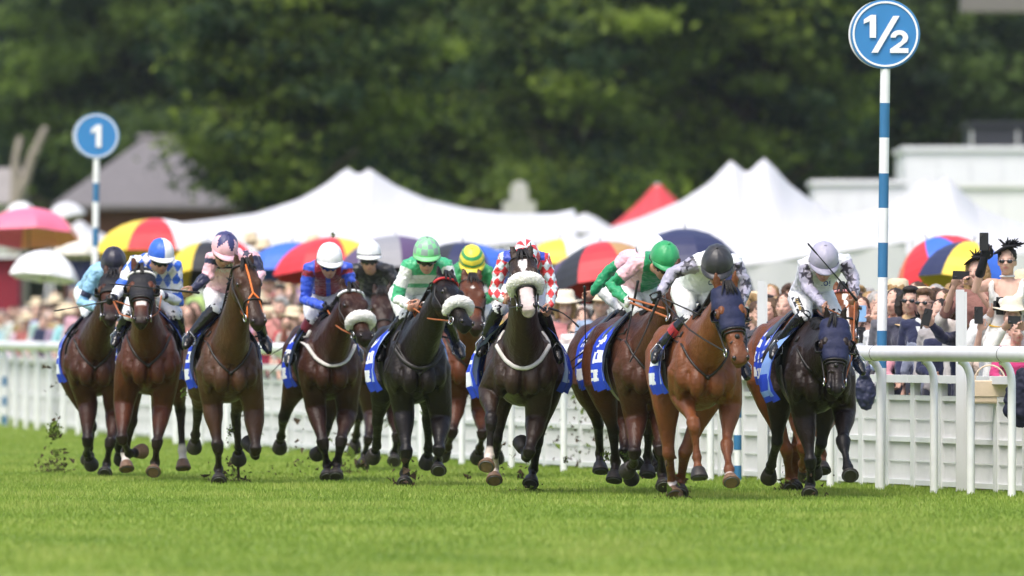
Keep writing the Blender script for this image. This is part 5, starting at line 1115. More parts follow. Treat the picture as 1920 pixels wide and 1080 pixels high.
b = MB(); gold = material('gold_print', (.50, .36, .12), .5)
D = j['D']; p0 = D((1491, 556), -.12); p1 = D((1503, 586), -.02)
bv = BVHTree.FromPolygons([v.co + ORG[j['t'].name] for v in j['breeches'].data.vertices], [p.vertices for p in j['breeches'].data.polygons]); rows = []
for i in range(9):
    row = []
    for q in (-1, 0, 1):
        p = p0.lerp(p1, i/8) + V(q*.030, 0, q*.010); hh = bv.ray_cast(p + V(0, -.5, 0), V(0, 1, 0), 1.5); row.append((hh[0] if hh[0] else p) + V(0, -.004, 0))
    rows.append(row)
b.loft(rows, closed=False); pan = link('trouser_panel', b, M_strap, j['t'])
text_on('lettering', 'CAPPAN', .05, gold, j['breeches'].data, (p0 + p1)/2 - ORG[j['t'].name] + V(0, 0, 0), (p1 - p0).normalized()*.62, perp((p1 - p0).normalized(), UP + V(.8, 0, 0))*.8, V(0, -1, 0), j['t']).data.transform(Matrix.Translation((0, -.006, 0)))
reins(h, j, M_tan); whip('black whip raised diagonally across the lilac grey cap', (1606, 562), (1516, 458), j['HL'].y - .05, 0, j['HL'].y - .25)
# 13 chestnut with a long blaze, behind the black horse
def m13(c, u, t, w, ish, v1): return mixc(c, (.72, .66, .60), np.where(ish & (np.abs(u + .0) < (.026 - .012*sstep(.2, .3, t) + .006*v1)) & (t > .12) & (t < .9) & (w > .02), 1., 0))
h = horse('racehorse', 'chestnut horse with a long white blaze behind the grey starred jockey', 1522, 926, 8, (.22, .080, .026), (1581, 552), (1593, 634),
   dict(FR=[(1500, 785), (1506, 840, 1), (1506, 870, -1), (1508, 890, -1)], FL=[(1546, 790), (1539, 810, 1), (1540, 852, -1), (1542, 888, 1)], HR=[0, (1474, 843, 1), (1481, 898, -1), (1482, 922, 1), -.95], HL=[0, (1495, 838, 1), (1491, 894, -1), (1489, 920, 1), -.95]), zoff=-.04, marks=m13, seed=13, point=(.13, .05, .02), pts=.2)
bridle(h, brow=material('red_white_browband', (.6, .25, .25), .5)); breastplate(h); saddlery(h, 0)
# ---------------------------------------------------------------- spectators behind the barrier
def tint(name, rough, spec, var, vs, bump, bs, sheen=0.0, check=False):
    m = material(name, (.5, .5, .5), rough, spec, var, vs, bump, bs, sheen=sheen); nt = m.node_tree; oi = nt.nodes.new('ShaderNodeObjectInfo')
    sc_ = [n for n in nt.nodes if n.type == 'VECT_MATH'][0]; nt.links.new(oi.outputs['Color'], sc_.inputs[0]); return m
T_cloth = tint('fabric', .8, .2, .18, 9, .25, 60, .2); T_hair = tint('spectator_hair', .5, .35, .45, 40, .5, 150); T_hat = tint('hat_felt', .8, .2, .15, 30, .35, 120); T_skin = tint('spectator_skin', .5, .35, .08, 20, 0, 40)
M_skc = material('face_colours', None, .5, .35, .06, 30)
POSES = dict(down=(((-.25, .03, 1.14), (-.22, -.10, .90)), ((.25, .03, 1.14), (.22, -.10, .90))),
    lean=(((-.27, -.14, 1.16), (-.10, -.34, 1.08)), ((.27, -.14, 1.16), (.12, -.34, 1.08))),
    phone2=(((-.24, -.20, 1.24), (-.075, -.36, 1.52)), ((.24, -.20, 1.24), (.075, -.36, 1.52))),
    phoner=(((-.26, -.18, 1.36), (-.16, -.32, 1.66)), ((.25, .03, 1.14), (.20, -.12, .92))),
    high2=(((-.22, -.20, 1.46), (-.07, -.34, 1.74)), ((.22, -.20, 1.46), (.07, -.34, 1.74))),
    reach=(((-.34, -.22, 1.40), (-.52, -.40, 1.55)), ((.25, -.02, 1.14), (.16, -.22, 1.0))))
BASE = {}
def base_person(kind, pose):
    key = (kind, pose)
    if key in BASE: return BASE[key]
    wmn = kind != 'man'; sw = .165 if wmn else .19; k = 1.0
    Fv, Uv, Rx = V(0, -1, 0), UP, V(1, 0, 0); hc = V(0, -.03, 1.615); S = [V(-sw, 0, 1.40), V(sw, 0, 1.40)]; A = POSES[pose]
    def torso(mb, o):
        rr = []
        for z, w, dpt, y in ((.86, .12, .09, 0), (.90, .165 if not wmn else .175, .115, 0), (1.0, .155 if not wmn else .15, .11, 0), (1.12, .15 if not wmn else .125, .105, 0), (1.26, .175 if not wmn else .15, .12 + .015*wmn, -.01), (1.36, .175 if not wmn else .155, .10, 0), (1.42, .12, .075, .01), (1.45, .07, .06, .01)):
            rr.append([V((w + o)*math.copysign(abs(math.cos(a))**.85, math.cos(a)), y + (dpt + o)*math.sin(a), z) for a in [2*math.pi*j/20 for j in range(20)]])
        mb.loft(rr)
    def arms(mb, o, end):
        for s_, (e, h) in zip(S, A):
            e, h = V(*e), V(*h); mb.tube([V(s_.x*.6, 0, 1.39), s_, s_.lerp(e, .5), e, e.lerp(h, .4), e.lerp(h, end)], [.07 + o, .062 + o, .050 + o, .042 + o, .039 + o, .028 + o], 12)
    def legs(mb, o):
        for s_ in (-1, 1): mb.tube([V(s_*.085, 0, .90), V(s_*.095, 0, .50), V(s_*.10, .01, .10), V(s_*.10, .01, .06)], [.095 + o, .062 + o, .045 + o, .045 + o], 12); mb.tube([V(s_*.10, .05, .045), V(s_*.11, -.16, .04)], [.042, .038], 10)
    mb = MB(); torso(mb, -.004); arms(mb, -.002, .85); legs(mb, -.004); head_shape(mb, hc, Fv, Uv, Rx, 1.0, .9 if wmn else 1.05); mb.tube([V(0, .01, 1.38), V(0, -.005, 1.55)], [.060, .052], 12)
    for s_, (e, h) in zip((-1, 1), A): d_ = (V(*h) - V(*e)).normalized(); hand(mb, V(*h) - d_*.05, d_, V(-s_*.7, -.2, .5), .8)
    me = remesh(mb, .0095, 2, .5); co = co_of(me); skin = np.array((.60, .37, .285)); col = np.tile(skin, (len(co), 1))*(1 + .08*vnoise(co, 22, 4))[:, None]
    col = face_colour(co, col, hc, Fv, Uv, Rx, 1.0, lips=(.45, .09, .11) if wmn else (.42, .17, .14), stub=0 if wmn else .22)
    for s_ in (1, -1): # eyes: white with a dark iris
        e_ = np.array(hc - Uv*.008 + Rx*s_*.031); q = co - e_; f = (co[:, 1] < -.085)*1.0
        col = mixc(col, (.5, .47, .45), f*(((q[:, 0]/.013)**2 + (q[:, 2]/.006)**2) < 1)); col = mixc(col, (.02, .012, .01), f*(((q[:, 0]/.006)**2 + (q[:, 2]/.006)**2) < 1)); col = mixc(col, (.05, .02, .015), f*(np.abs(q[:, 2] - .006) < .003)*(np.abs(q[:, 0]) < .015)*.8)
    set_col(me, col); smooth(me); me.materials.append(M_skc)
    mb = MB()
    if kind == 'gown':                              # square neckline and shoulder straps, bare arms
        torso(mb, .012); cut = [(v, f) for v, f in zip(mb.v, [0]*len(mb.v))]; mb.v = [(x, y, min(z, 1.315 if abs(x) < .10 else 1.345)) for x, y, z in mb.v]
        for s_ in (-1, 1): mb.tube([V(s_*.125, -.115, 1.30), V(s_*.135, -.075, 1.40), V(s_*.13, .0, 1.435), V(s_*.125, .08, 1.38), V(s_*.12, .11, 1.30)], [.030, .030, .026, .026, .03], 8)
    else: torso(mb, .012); arms(mb, .012, .80 if not wmn else .28)
    mt = remesh(mb, .012, 3); wrinkle(mt, .008, 9, 3); smooth(mt); mt.materials.append(T_cloth)
    mb = MB()
    if wmn: mb.loft([[V(w*math.cos(a), w*.75*math.sin(a), z) for a in [2*math.pi*j/20 for j in range(20)]] for z, w in ((1.02, .16), (.9, .19), (.7, .21), (.45, .235), (.44, .20))])
    else: legs(mb, .014); mb.ell(V(0, 0, .92), V(.175, 0, 0), V(0, .13, 0), V(0, 0, .11))
    ml = remesh(mb, .014, 3); wrinkle(ml, .006, 8, 1); smooth(ml); ml.materials.append(T_cloth)
    BASE[key] = (me, mt, ml); return BASE[key]
HAIR = {}
def hair(style):
    if style in HAIR: return HAIR[style]
    c = V(0, -.03, 1.615); mb = MB()
    mb.ell(c + V(0, .022, .036), V(.086, 0, 0), V(0, .096, 0), V(0, 0, .090), 18, 10)
    if style == 'wavy':
        for i in range(16): a = i*2.4; mb.ball(c + V(.06*math.cos(a), -.03 + .055*math.sin(a), .085 + .02*math.sin(i*1.7)), .032)
    if style == 'quiff': mb.ell(c + V(0, -.055, .092), V(.066, 0, 0), V(0, .045, 0), V(0, 0, .032))
    if style == 'long':
        for s in (-1, 1): mb.tube([c + V(s*.070, .01, .05), c + V(s*.088, .02, -.05), c + V(s*.092, .02, -.16), c + V(s*.085, -.01, -.27)], [.038, .040, .042, .02], 10)
        mb.ell(c + V(0, .075, -.08), V(.095, 0, 0), V(0, .05, 0), V(0, 0, .18))
    if style == 'bob':
        for s in (-1, 1): mb.tube([c + V(s*.070, .0, .05), c + V(s*.088, .0, -.03), c + V(s*.080, -.01, -.10)], [.038, .040, .03], 10)
        mb.ell(c + V(0, .06, -.03), V(.092, 0, 0), V(0, .06, 0), V(0, 0, .11))
    if style == 'updo': mb.ball(c + V(.0, .105, .075), .058); mb.ball(c + V(.01, .09, .0), .05)
    me = remesh(mb, .011, 2); co = co_of(me); wrinkle(me, .007, 30, len(style)); smooth(me); me.materials.append(T_hair)
    HAIR[style] = me; return me
def hat_mesh(kind):
    if ('hat', kind) in HAIR: return HAIR[('hat', kind)]
    c = V(0, -.01, 1.675); mb = MB()
    if kind in ('straw', 'wide'):
        br = .185 if kind == 'straw' else .24; n = 28; rr = []
        for r, z in ((br, -.004), (br, .004), (.105, .012), (.098, .05), (.088, .105), (.06, .122), (.015, .118)): rr.append([c + V(r*math.cos(2*math.pi*j/n), r*1.12*math.sin(2*math.pi*j/n), z + (.018*math.cos(4*math.pi*j/n) if r > .15 else 0)) for j in range(n)])
        mb.loft(rr)
    elif kind == 'cap':
        mb.ell(c + V(0, .01, .0), V(.098, 0, 0), V(0, .112, 0), V(0, 0, .075)); mb.ell(c + V(0, -.12, -.004), V(.075, 0, 0), V(0, .075, 0), V(0, 0, .010))
    elif kind == 'feather':
        c = c + V(0, -.02, .035); n = 26; mb.loft([[c + V(r*math.cos(2*math.pi*j/n), r*math.sin(2*math.pi*j/n), z + .35*r*math.cos(2*math.pi*j/n) + .10*r*math.sin(6*math.pi*j/n)) for j in range(n)] for r, z in ((.115, 0), (.117, .008), (.06, .03), (.01, .035))])
        rng = random.Random(4)
        for i in range(46):
            a = rng.uniform(0, 6.28); q = V(math.cos(a)*rng.uniform(.03, .10), math.sin(a)*.07, rng.uniform(.01, .055)); mb.tube([c + V(.02, 0, .02), c + V(.02, 0, .02) + q*.6, c + V(.03, 0, .02) + q + V(rng.uniform(-.03, .03), 0, rng.uniform(-.02, .03))], [.012, .011, .004], 5)
    me = mb.mesh('hat'); smooth(me); me.materials.append(T_hat); HAIR[('hat', kind)] = me; return me
def shades_mesh():
    if 'shades' in HAIR: return HAIR['shades']
    mb = MB(); hc = V(0, -.03, 1.615)
    for s in (-1, 1):
        mb.ell(hc + V(s*.033, -.098, -.010), V(.026, 0, 0), V(0, .006, 0), V(0, 0, .017)); mb.tube([hc + V(s*.066, -.090, -.004), hc + V(s*.082, .0, -.006)], .004, 6)
    mb.tube([hc + V(-.012, -.106, -.004), hc + V(.012, -.106, -.004)], .004, 6); me = mb.mesh('sunglasses'); smooth(me); me.materials.append(M_glass); HAIR['shades'] = me; return me
def part(name, me, par, color=None):
    o = bpy.data.objects.new(name, me); COL.objects.link(o); o.parent = par
    if color: o.color = (*color, 1)
    return o
GRP = 'spectators behind the barrier'
def spectator(label, loc, kind, pose, hs, hcol, top, low=(.03, .035, .06), hat=None, hatcol=None, shades=False, rz=0.0, k=1.0, shirt=None, group=GRP):
    t = thing('person', label, 'spectator', loc, group); t.rotation_euler = (0, 0, rz); t.scale = (k, k, k); me, mt, ml = base_person(kind, pose)
    part('body', me, t); part('skirt' if kind != 'man' else 'trousers', ml, t, low); part('top', mt, t, top)
    if hs: part('hair', hair(hs), t, hcol)
    if hat: part('hat', hat_mesh(hat), t, hatcol)
    if shades: part('sunglasses', shades_mesh(), t)
    return t
def step_h(off, d=95.): return min(1.3, max(0., off - 1.1)*.62)*min(1, max(0, (d - 152)/22))      # a viewing bank that rises towards the far end
ring_ = []
for o0 in (1.1, 1.6, 2.2, 2.8, 3.3, 6.0, 12.0): ring_.append([rail_t(float(dd), o0, max(step_h(o0, dd) - .004, .004 if o0 > 1.1 else -.05)) for dd in np.arange(117, 262, 2.5)])
b = MB(); b.loft(ring_, closed=False); o = link('viewing_bank', b, material('bank_grass', (.10, .13, .04), .9, .1, .25, 3)); tag(o, kind='structure')

HB, HD, HBL, HG = (.070, .036, .019), (.016, .011, .009), (.30, .19, .08), (.35, .33, .31)
def place(px, py, pref=None):
    best = None
    for off in ([pref] if pref else [1.12, 1.30, 1.85, 2.45, 3.1, 3.7, 4.3]):
        d = rail_d(px, off); z = CAMH - (py - HOR)*d/F; h = step_h(off, d); k = (z - h)/1.615; s = abs(k - 1) + off*.012
        if best is None or s < best[0]: best = (s, V((px - 960)*d/F, d, h), min(max(k, .86), 1.12), off)
    p, k, off = best[1], best[2], best[3]; d = p.y; z = CAMH - (py - HOR)*d/F
    if z - p.z > 1.80: p.z = z - 1.615*1.0; k = 1.0
    return p, k, off
phone_m = material('phone_case', (.018, .018, .022), .25, .5, .1)
def phone(label, px, py, d, w=.075, h=.15, rot=0, mat=None):
    c = P(px, py, d); t = thing('phone', label, 'phone', c, 'phones held up in the crowd'); Mx = Matrix.Rotation(R(rot), 3, 'Y'); ax, az = Mx @ V(w/2, 0, 0), Mx @ V(0, 0, h/2)
    b = MB(); n = 6; out = []
    for (sx, sz) in ((1, 1), (-1, 1), (-1, -1), (1, -1)):
        for q in range(n): a = {(1, 1): 0, (-1, 1): 90, (-1, -1): 180, (1, -1): 270}[(sx, sz)] + 90*q/(n - 1); out.append((sx*.80 + .20*math.cos(R(a)), sz*.90 + .10*math.sin(R(a))))
    b.sweep_shape(out, c, ax, az, .009); link('case', b, mat or phone_m, t, sm=False)
    b = MB(); b.box(c + ax*-.45 + az*.66 - V(0, .006, 0), ax*.36, V(0, .0015, 0), az*.22); cm = link('camera_block', b, M_strap, t, sm=False)
    for q in (-1, 1): 
        b = MB(); b.ball(c + ax*-.45 + az*(.66 + q*.10) - V(0, .0085, 0), (.007, .002, .007)); link('lens', b, M_glass, cm)
    return t
NAVY = (.018, .022, .06); SHW = (.74, .74, .75); SKY = (.32, .48, .72)
NEAR = [  # px, py, kind, pose, hair, hair colour, top, extras, label
    (1614, 580, 'man', 'phone2', 'short', HB, (.55, .6, .68), {}, 'man with brown hair behind a pale blue phone right of the blazed chestnut head'),
    (1655, 588, 'man', 'down', 'short', HB, (.6, .6, .62), dict(rz=-.9), 'man with receding cropped hair seen in profile behind the horizontal black phone'),
    (1680, 566, 'man', 'down', 'short', HD, (.10, .10, .12), dict(rz=-.5), 'dark haired man behind the balding man in profile'),
    (1697, 568, 'woman', 'down', 'bob', HD, (.5, .3, .3), dict(rz=.5), 'dark haired woman left of the two men in sunglasses'),
    (1710, 562, 'man', 'down', 'quiff', HD, (.05, .05, .08), dict(shades=True, rz=-.3), 'man with dark quiff and sunglasses half hidden behind the man in navy'),
    (1737, 566, 'man', 'down', 'quiff', (.12, .062, .030), NAVY, dict(shades=True, rz=-.4, shirt=1), 'man in navy suit with brown quiff and round sunglasses'),
    (1681, 622, 'woman', 'phone2', 'short', HBL, (.42, .52, .72), {}, 'fair haired woman filming with a horizontal black phone'),
    (1628, 630, 'man', 'phone2', 'short', HB, SHW, dict(rz=-.2), 'person in white shirt filming with a dark phone beside the black horse'),
    (1728, 618, 'woman', 'down', 'updo', HD, (.30, .42, .70), dict(rz=-1.0, hat='feather', hatcol=(.012, .012, .014)), 'dark haired woman in black feathered hat turned left behind the rail'),
    (1708, 662, 'woman', 'lean', 'bob', HBL, (.55, .25, .3), dict(hat='straw', hatcol=(.58, .40, .22)), 'person under a natural straw hat just above the white rail'),
    (1742, 606, 'man', 'down', 'short', HB, (.2, .22, .3), dict(rz=2.6), 'brown haired boy seen from behind in front of the navy suit'),
    (1778, 606, 'man', 'lean', 'wavy', (.055, .032, .018), NAVY, dict(shirt=1, rz=-.1), 'young man with wavy brown hair in navy suit with white shirt'),
    (1889, 488, 'gown', 'phoner', 'updo', (.030, .017, .011), (.76, .74, .70), dict(hat='feather', hatcol=(.012, .012, .014), shades=True, rz=-.15, low=(.7, .7, .68)), 'woman in white dress and black feathered hat standing tallest at the right'),
    (1834, 508, 'woman', 'phone2', 'long', HBL, (.25, .12, .1), dict(hat='feather', hatcol=(.012, .012, .014), rz=-.4), 'fair haired woman in small black hat behind the gloved arm'),
    (1805, 566, 'man', 'high2', 'short', HB, (.62, .58, .55), dict(rz=.1), 'man holding a phone high with both hands left of the gloved woman'),
    (1826, 592, 'man', 'reach', 'short', HB, NAVY, dict(rz=.2), 'man in dark top reaching a phone out to the left above the crowd'),
    (1872, 565, 'man', 'phone2', 'wavy', (.11, .06, .03), (.7, .7, .7), {}, 'person with curly brown hair below the white dress'),
    (1898, 592, 'man', 'phone2', 'short', HB, (.72, .70, .66), dict(hat='straw', hatcol=(.72, .66, .52)), 'person in cream panama hat holding a camera'),
    (1885, 622, 'woman', 'phoner', 'long', HD, (.50, .48, .50), dict(hat='straw', hatcol=(.80, .48, .02), shades=True, rz=-.35), 'woman in bright yellow hat and sunglasses with long dark hair'),
    (1846, 648, 'woman', 'lean', 'long', HBL, (.60, .50, .44), dict(rz=.3), 'blonde woman with wavy hair just above the white rail'),
    (1840, 626, 'man', 'down', 'short', HB, (.03, .04, .09), dict(hat='wide', hatcol=(.10, .055, .03), rz=2.4), 'person in tilted brown brimmed hat between the two hands'),
    (1905, 655, 'woman', 'lean', 'updo', HD, (.55, .05, .18), dict(rz=.2), 'woman in pink leaning on the barrier at the right edge'),
    (1812, 640, 'man', 'phoner', 'short', HD, NAVY, dict(rz=.5), 'person behind the slim upright raising a grey green phone'),
    (1765, 585, 'man', 'down', 'short', HD, (.32, .30, .30), dict(rz=-.6), 'dark haired man behind the young man in navy'),
    (1397, 598, 'woman', 'phone2', 'bob', HB, (.62, .30, .33), {}, 'brown haired woman in pink raising a phone beside the slim upright'),
    (1418, 588, 'man', 'down', 'short', HB, (.06, .06, .08), dict(rz=.4), 'brown haired man directly behind the slim upright'),
    (1448, 582, 'woman', 'phone2', 'bob', (.09, .05, .025), (.05, .05, .06), dict(rz=-.7), 'brown haired woman filming left of the black horse rider'),
    (1472, 574, 'man', 'down', 'short', HB, (.5, .45, .45), dict(rz=-.3), 'man behind the filming woman left of the black horse rider'),
    (1092, 600, 'man', 'down', 'short', HB, (.7, .62, .60), {}, 'man in pale shirt beneath the outstretched bare whip hand'),
    (1076, 628, 'man', 'lean', 'short', HB, (.72, .72, .74), dict(shades=True), 'man in sunglasses and white shirt above the rail right of the checked jockey'),
    (1060, 576, 'woman', 'down', 'bob', HBL, (.5, .2, .2), dict(hat='straw', hatcol=(.74, .66, .52)), 'woman in cream brimmed hat right of the checked jockey'),
]
PEOPLE = []
for px, py, kind, pose, hs, hcl, top, ex, lab in NEAR:
    loc, k, off = place(px, py); ex = dict(ex); sh = ex.pop('shirt', None); t = spectator(lab, loc, kind, pose, hs, hcl, top, k=k, **ex); t['pose_'] = pose; PEOPLE.append(t)
    if loc.z > .15:
        b = MB(); b.box(loc - UP*(loc.z/2 + .002), V(.28, 0, 0), V(0, .25, 0), V(0, 0, loc.z/2)); o = link('viewing_step', b, material('step_wood', (.25, .17, .10), .8, .2, .2, 8), sm=False); tag(recenter(o, V(loc.x, loc.y, 0)), 'wooden viewing step under the ' + ('woman in white dress' if 'white dress' in lab else 'woman in small black hat'), 'step')
    if 'black feathered hat standing' in lab:
        b = MB(); b.tube([V(.062*math.cos(a), -.005 + .058*math.sin(a), 1.475) for a in np.linspace(0, 2*math.pi, 25)], .009, 6, caps=False); me = b.mesh('choker'); smooth(me); me.materials.append(M_whitew); part('choker', me, t)
        e, h_ = V(*POSES['phoner'][0][0]), V(*POSES['phoner'][0][1]); d_ = (h_ - e).normalized(); b = MB(); b.tube([e.lerp(h_, .45), e.lerp(h_, .9)], [.044, .034], 12); hand(b, h_ - d_*.05, d_, V(.7, -.2, .5), .8, r=.0105, k=1.06); me = b.mesh('glove'); smooth(me); me.materials.append(M_netk); part('glove', me, t)
    if sh:
        b = MB(); b.loft([[V(-.055, -.118, 1.40), V(-.03, -.128, 1.34), V(-.012, -.137, 1.22)], [V(.055, -.118, 1.40), V(.03, -.128, 1.34), V(.012, -.137, 1.22)]], closed=False); b.tube([V(-.07, -.03, 1.455), V(0, -.085, 1.425), V(.07, -.03, 1.455)], .022, 8)
        me = b.mesh('shirt'); smooth(me); me.materials.append(M_whitew); part('shirt', me, t); b = MB(); b.tube([V(0, -.125, 1.405), V(0, -.140, 1.34), V(0, -.148, 1.2)], [.014, .018, .022], 6, flat=.5); me = b.mesh('tie'); me.materials.append(M_strap); part('tie', me, t)
dn = lambda px, off: rail_d(px, off)
pb = material('pale_blue_phone', (.25, .45, .72), .3, .5, .05); gg = material('grey_green_phone', (.22, .27, .25), .3, .5, .05)
HOLD = dict(phone2=V(0, -.425, 1.575), high2=V(0, -.40, 1.80), phoner=V(-.165, -.375, 1.775), reach=V(-.56, -.45, 1.60))
for key, lab, rot, mt, w, hgt in (('pale blue phone right', 'pale blue phone held up right of the blazed chestnut head', 0, pb, .075, .15), ('white shirt filming', 'dark phone held by the person in white shirt beside the black horse', 0, None, .075, .15),
    ('fair haired woman filming', 'black phone held level by the fair haired woman behind the straw hat', -88, None, .075, .15), ('white dress', 'black phone in the black gloved hand of the woman in white', 0, None, .078, .155),
    ('holding a phone high', 'grey phone held high in two hands left of the gloved woman', 0, gg, .075, .15), ('reaching a phone', 'black phone held out at the end of a dark sleeve', 15, None, .075, .15), ('curly brown hair', 'black compact camera held level below the white dress', -88, None, .085, .13),
    ('panama hat', 'small black camera held in front of the cream panama hat', -88, None, .07, .11), ('raising a grey green', 'grey green phone raised beside the slim upright', 0, gg, .075, .15), ('bright yellow hat', 'black phone raised beside the bright yellow hat', 0, None, .075, .15),
    ('in pink raising', 'black phone raised by the woman in pink beside the slim upright', 0, None, .075, .15), ('filming left of the black', 'grey phone held left of the black horse rider', 0, gg, .075, .15), ('small black hat behind', 'dark phone held level in front of the small black hat', -88, None, .075, .15)):
    for t in PEOPLE:
        if key in t['label']:
            m_ = Matrix.Translation(t.location) @ t.rotation_euler.to_matrix().to_4x4() @ Matrix.Scale(t.scale[0], 4); p = m_ @ HOLD[t['pose_']]; phone(lab, 960 + p.x*F/p.y, HOR - (p.z - CAMH)*F/p.y, p.y, w=w, h=hgt, rot=rot, mat=mt)
for t in PEOPLE: del t['pose_']
# bags and coats at the barrier
dd = rail_d(1856, OFFB - .02) ; c = P(1856, 735, dd - .10); t = thing('handbag', 'cream leather handbag with flap hanging over the barrier', 'handbag', c - UP*.14)
crm = material('cream_leather', (.62, .50, .36), .45, .4, .06, 10, .1, 40); b = MB(); b.box(c, V(.155, 0, 0), V(0, .05, 0), V(0, 0, .10)); o = link('bag_body', b, crm, t, sm=False); md = o.modifiers.new('rounded', 'BEVEL'); md.width = .02; md.segments = 3
b = MB(); b.box(c + V(.0, -.056, .028), V(.150, 0, 0), V(0, .005, 0), V(0, 0, .068)); o = link('flap', b, crm, t, sm=False); md = o.modifiers.new('rounded', 'BEVEL'); md.width = .004
b = MB(); b.tube([c + V(.13*math.cos(a), 0, .10 + .13*math.sin(a)) for a in np.linspace(0, math.pi, 13)], .008, 6); link('handle', b, crm, t)
c = P(1622, 736, rail_d(1622, .35)); b = MB(); b.ell(c, V(.095, 0, .02), V(0, .05, 0), V(-.02, 0, .165)); b.tube([c + UP*.15, c + V(.03, 0, .20), c + V(.04, .05, .23)], [.05, .025, .015], 10); me = remesh(b, .01, 3); wrinkle(me, .012, 12, 4)
o = link('cloth_bag', me, material('navy_bag', (.025, .03, .07), .5, .4, .2, 14)); tag(recenter(o, c - UP*.16), 'dark navy cloth bag hanging from the barrier beside the black horse', 'bag')
c = P(1912, 752, rail_d(1912, OFFB - .14)); b = MB(); b.ell(c, V(.14, 0, 0), V(0, .06, 0), V(0, 0, .24)); b.ell(c + V(.07, 0, .18), V(.12, 0, 0), V(0, .06, 0), V(0, 0, .12)); me = remesh(b, .012, 3); wrinkle(me, .02, 9, 6)
o = link('jacket', me, material('navy_jacket', (.014, .016, .035), .7, .25, .2, 14)); tag(recenter(o, c - UP*.24), 'navy jacket hung over the barrier at the right edge', 'jacket')
# the blurred rest of the crowd
rng = random.Random(21)
TOPS = [('white', (.72, .72, .73)), ('white', (.72, .72, .73)), ('pale pink', (.68, .40, .40)), ('navy', (.03, .04, .10)), ('cream', (.66, .57, .44)), ('red', (.45, .04, .06)), ('grey', (.30, .30, .31)), ('light blue', (.34, .46, .62)), ('tan', (.42, .26, .15)), ('coral', (.66, .22, .15))]
HRS_ = [('brown hair', HB), ('dark hair', HD), ('blonde hair', HBL), ('grey hair', HG), ('brown hair', HB)]
def area(px): return 'far left' if px < 330 else 'left centre' if px < 800 else 'centre' if px < 1250 else 'right'
def inwin(px): return 325 < px < 362 or 470 < px < 590 or 1028 < px < 1125 or 1380 < px < 1490
for off in (1.15, 1.85, 2.5, 3.1, 3.72, 4.6):
    dd = 98.5
    while dd < 170:
        q = rail_t(dd, off + rng.uniform(-.12, .12)); px = 960 + q.x*F/q.y; vis = inwin(px); near_named = 1030 < px < 1110 or 1380 < px < 1490
        if px > 240 and (vis or (off < 1.5 and rng.random() < .35)) and not (near_named and off < 1.5) and px < 1500:
            tn, tc = rng.choice(TOPS); hn, hcl = rng.choice(HRS_); kind = rng.choice(('man', 'man', 'woman')); pose = rng.choice(('down', 'down', 'lean', 'phone2')); hs = rng.choice(('short', 'quiff') if kind == 'man' else ('bob', 'long', 'updo')); hat = rng.choice((None,)*4 + ('straw',))
            lab = f"blurred {kind} in {tn} top with {hn}{' and straw hat' if hat else ''}, {area(px)} crowd"
            q.z = step_h(off, dd); spectator(lab, q, kind, pose, hs, hcl, tuple(x*rng.uniform(.40, .95) for x in tc), low=rng.choice(((.03, .035, .06), (.4, .35, .28), (.1, .1, .12))), hat=hat, hatcol=(.66, .55, .38), shades=rng.random() < .3, rz=rng.uniform(-.7, .4), k=rng.uniform(.93, 1.05), group='blurred spectators')
        dd += rng.uniform(.62, .95)*(1.35 if dd > 150 else 1) if vis else rng.uniform(.8, 1.3)
def off_of(p):
    lo = min((abs((p - rail_t(float(q))).length), q) for q in np.arange(p.y - 14, p.y + 6, .5)); q = rail_t(float(lo[1])); return (V(p.x, p.y, 0) - q).length
for row, dx in enumerate((.4, 2.2, 4.4, 7.0, 10.0, 13.5, 17.5)):
    px = -40.0 + row*6
    while px < 238:
        d = rail_d(px, 1.02) + dx + rng.uniform(-.4, .4); q = V((px - 960)*d/F, d, 0); q.z = step_h(off_of(q), d)
        tn, tc = rng.choice(TOPS); hn, hcl = rng.choice(HRS_); kind = rng.choice(('man', 'man', 'woman')); hat = rng.choice((None,)*5 + ('straw',)); hs = rng.choice(('short', 'quiff') if kind == 'man' else ('bob', 'long', 'updo'))
        spectator(f"blurred {kind} in {tn} top with {hn}{' and straw hat' if hat else ''}, far left crowd", q, kind, rng.choice(('down', 'down', 'lean')), hs, hcl, tuple(x*rng.uniform(.40, .95) for x in tc), hat=hat, hatcol=(.66, .55, .38), shades=rng.random() < .25, rz=rng.uniform(-.7, .4), k=rng.uniform(.94, 1.06), group='blurred spectators')
        px += rng.uniform(30, 46)
# people further back at the right
for i in range(84):
    px = 1375 + i*7.0 + rng.uniform(-6, 6); off = (1.5, 2.1, 2.8)[i % 3] + rng.uniform(-.15, .15); d = rail_d(px, off); (tn, tc), (hn, hcl) = rng.choice(TOPS), rng.choice(HRS_); kind = rng.choice(('man', 'woman', 'man'))
    if d < 91: continue
    spectator(f'{kind} in {tn} top with {hn} in the back rows of the right crowd', V((px - 960)*d/F, d, 0), kind, rng.choice(('down', 'down', 'down', 'phone2')), rng.choice(('short', 'quiff', 'wavy') if kind == 'man' else ('bob', 'long', 'updo')), hcl, tc, shades=rng.random() < .2, hat=rng.choice((None,)*7 + ('straw',)), hatcol=(.66, .55, .38), rz=rng.uniform(-.8, .3), k=rng.uniform(.98, 1.08), group='back row spectators')
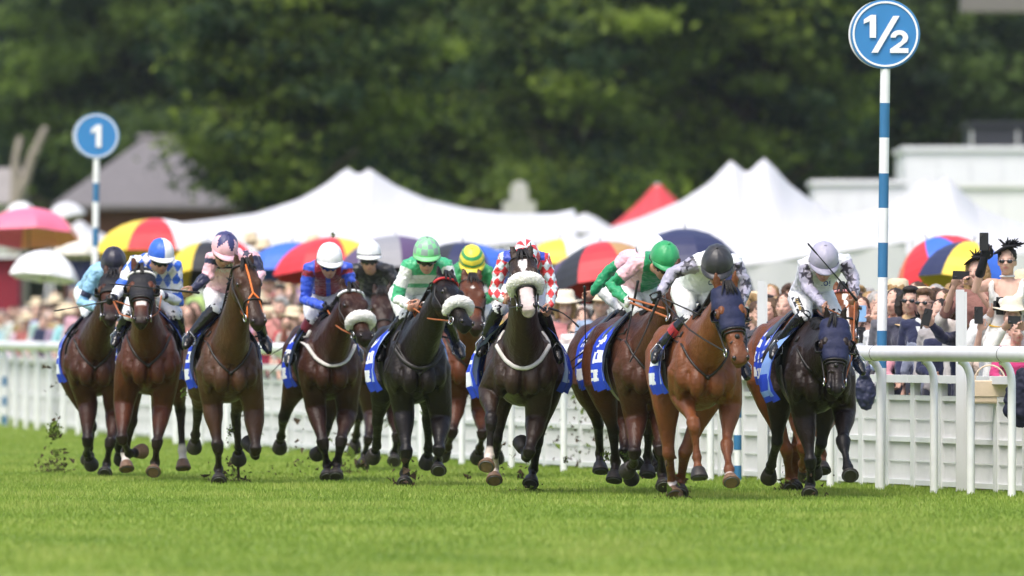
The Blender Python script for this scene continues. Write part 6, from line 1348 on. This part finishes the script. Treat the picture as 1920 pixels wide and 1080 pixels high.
# ---------------------------------------------------------------- turf thrown up by the hooves
cl = MB(); rng = random.Random(5); soil = (.06, .042, .026); gcl = (.13, .19, .035)
def spray(px, py, d, spread, n, big=.02, up=1.6):
    for _ in range(n):
        c = P(px + rng.gauss(0, spread), py - abs(rng.gauss(0, spread*up)) + spread*.6, d + rng.gauss(0, .25)); c.z = max(c.z, .01); r = abs(rng.gauss(0, big*.45)) + .003; q = [V(rng.gauss(0, 1), rng.gauss(0, 1), rng.gauss(0, 1))*r for _ in range(5)]
        cl.add([c + a for a in q], [(0, 1, 2), (0, 2, 3), (1, 2, 4), (0, 3, 4), (0, 1, 4), (2, 3, 4)], soil if rng.random() < .72 else gcl)
for px, g, sp, n in ((104, 888, 14, 260), (430, 905, 22, 170), (650, 890, 22, 200), (700, 780, 60, 90), (640, 700, 40, 70), (1140, 800, 45, 150), (1180, 850, 40, 110), (860, 740, 16, 70), (1030, 840, 50, 60), (1480, 922, 14, 120), (560, 893, 30, 60), (930, 905, 25, 40), (760, 915, 20, 60), (1260, 938, 20, 60), (1514, 934, 18, 50), (990, 925, 16, 40), (1085, 845, 30, 40), (470, 812, 30, 30), (130, 720, 30, 35), (600, 640, 25, 50), (1420, 760, 30, 25)):
    spray(px, g, gd(max(g, 884)) + .6, sp, n)
for px, py, d, s in ((103, 800, 109, .10), (101, 815, 109, .07), (104, 850, 109, .05), (345, 737, 105, .045), (432, 808, 104, .05), (1174, 855, 97, .05), (1137, 856, 98, .055), (624, 441, 103, .03), (1060, 862, 97, .03)):
    c = P(px, py, d)
    for _ in range(48):
        q = c + V(rng.gauss(0, s*.35), rng.gauss(0, s*.35), rng.gauss(0, s*.5)); r = s*.16; v = [V(rng.gauss(0, 1), rng.gauss(0, 1), rng.gauss(0, 1))*r for _ in range(5)]
        cl.add([q + a for a in v], [(0, 1, 2), (0, 2, 3), (1, 2, 4), (0, 3, 4), (0, 1, 4), (2, 3, 4)], soil if rng.random() < .35 else gcl)
tag(link('flying_turf', cl, material('turf_clods', None, .9, .1, .2, 30), sm=False), kind='stuff')
# ---------------------------------------------------------------- summer air
hz_ = MB(); hz_.bx(-900, 900, -55, 460, -1.2, 32); mh = bpy.data.materials.new('haze'); mh.use_nodes = True; nt = mh.node_tree; nt.nodes.remove(nt.nodes['Principled BSDF'])
pv = nt.nodes.new('ShaderNodeVolumePrincipled'); pv.inputs['Density'].default_value = .00007; pv.inputs['Color'].default_value = (.86, .92, 1.0, 1); nt.links.new(pv.outputs[0], nt.nodes['Material Output'].inputs['Volume'])
tag(link('haze', hz_, mh, sm=False), kind='stuff')
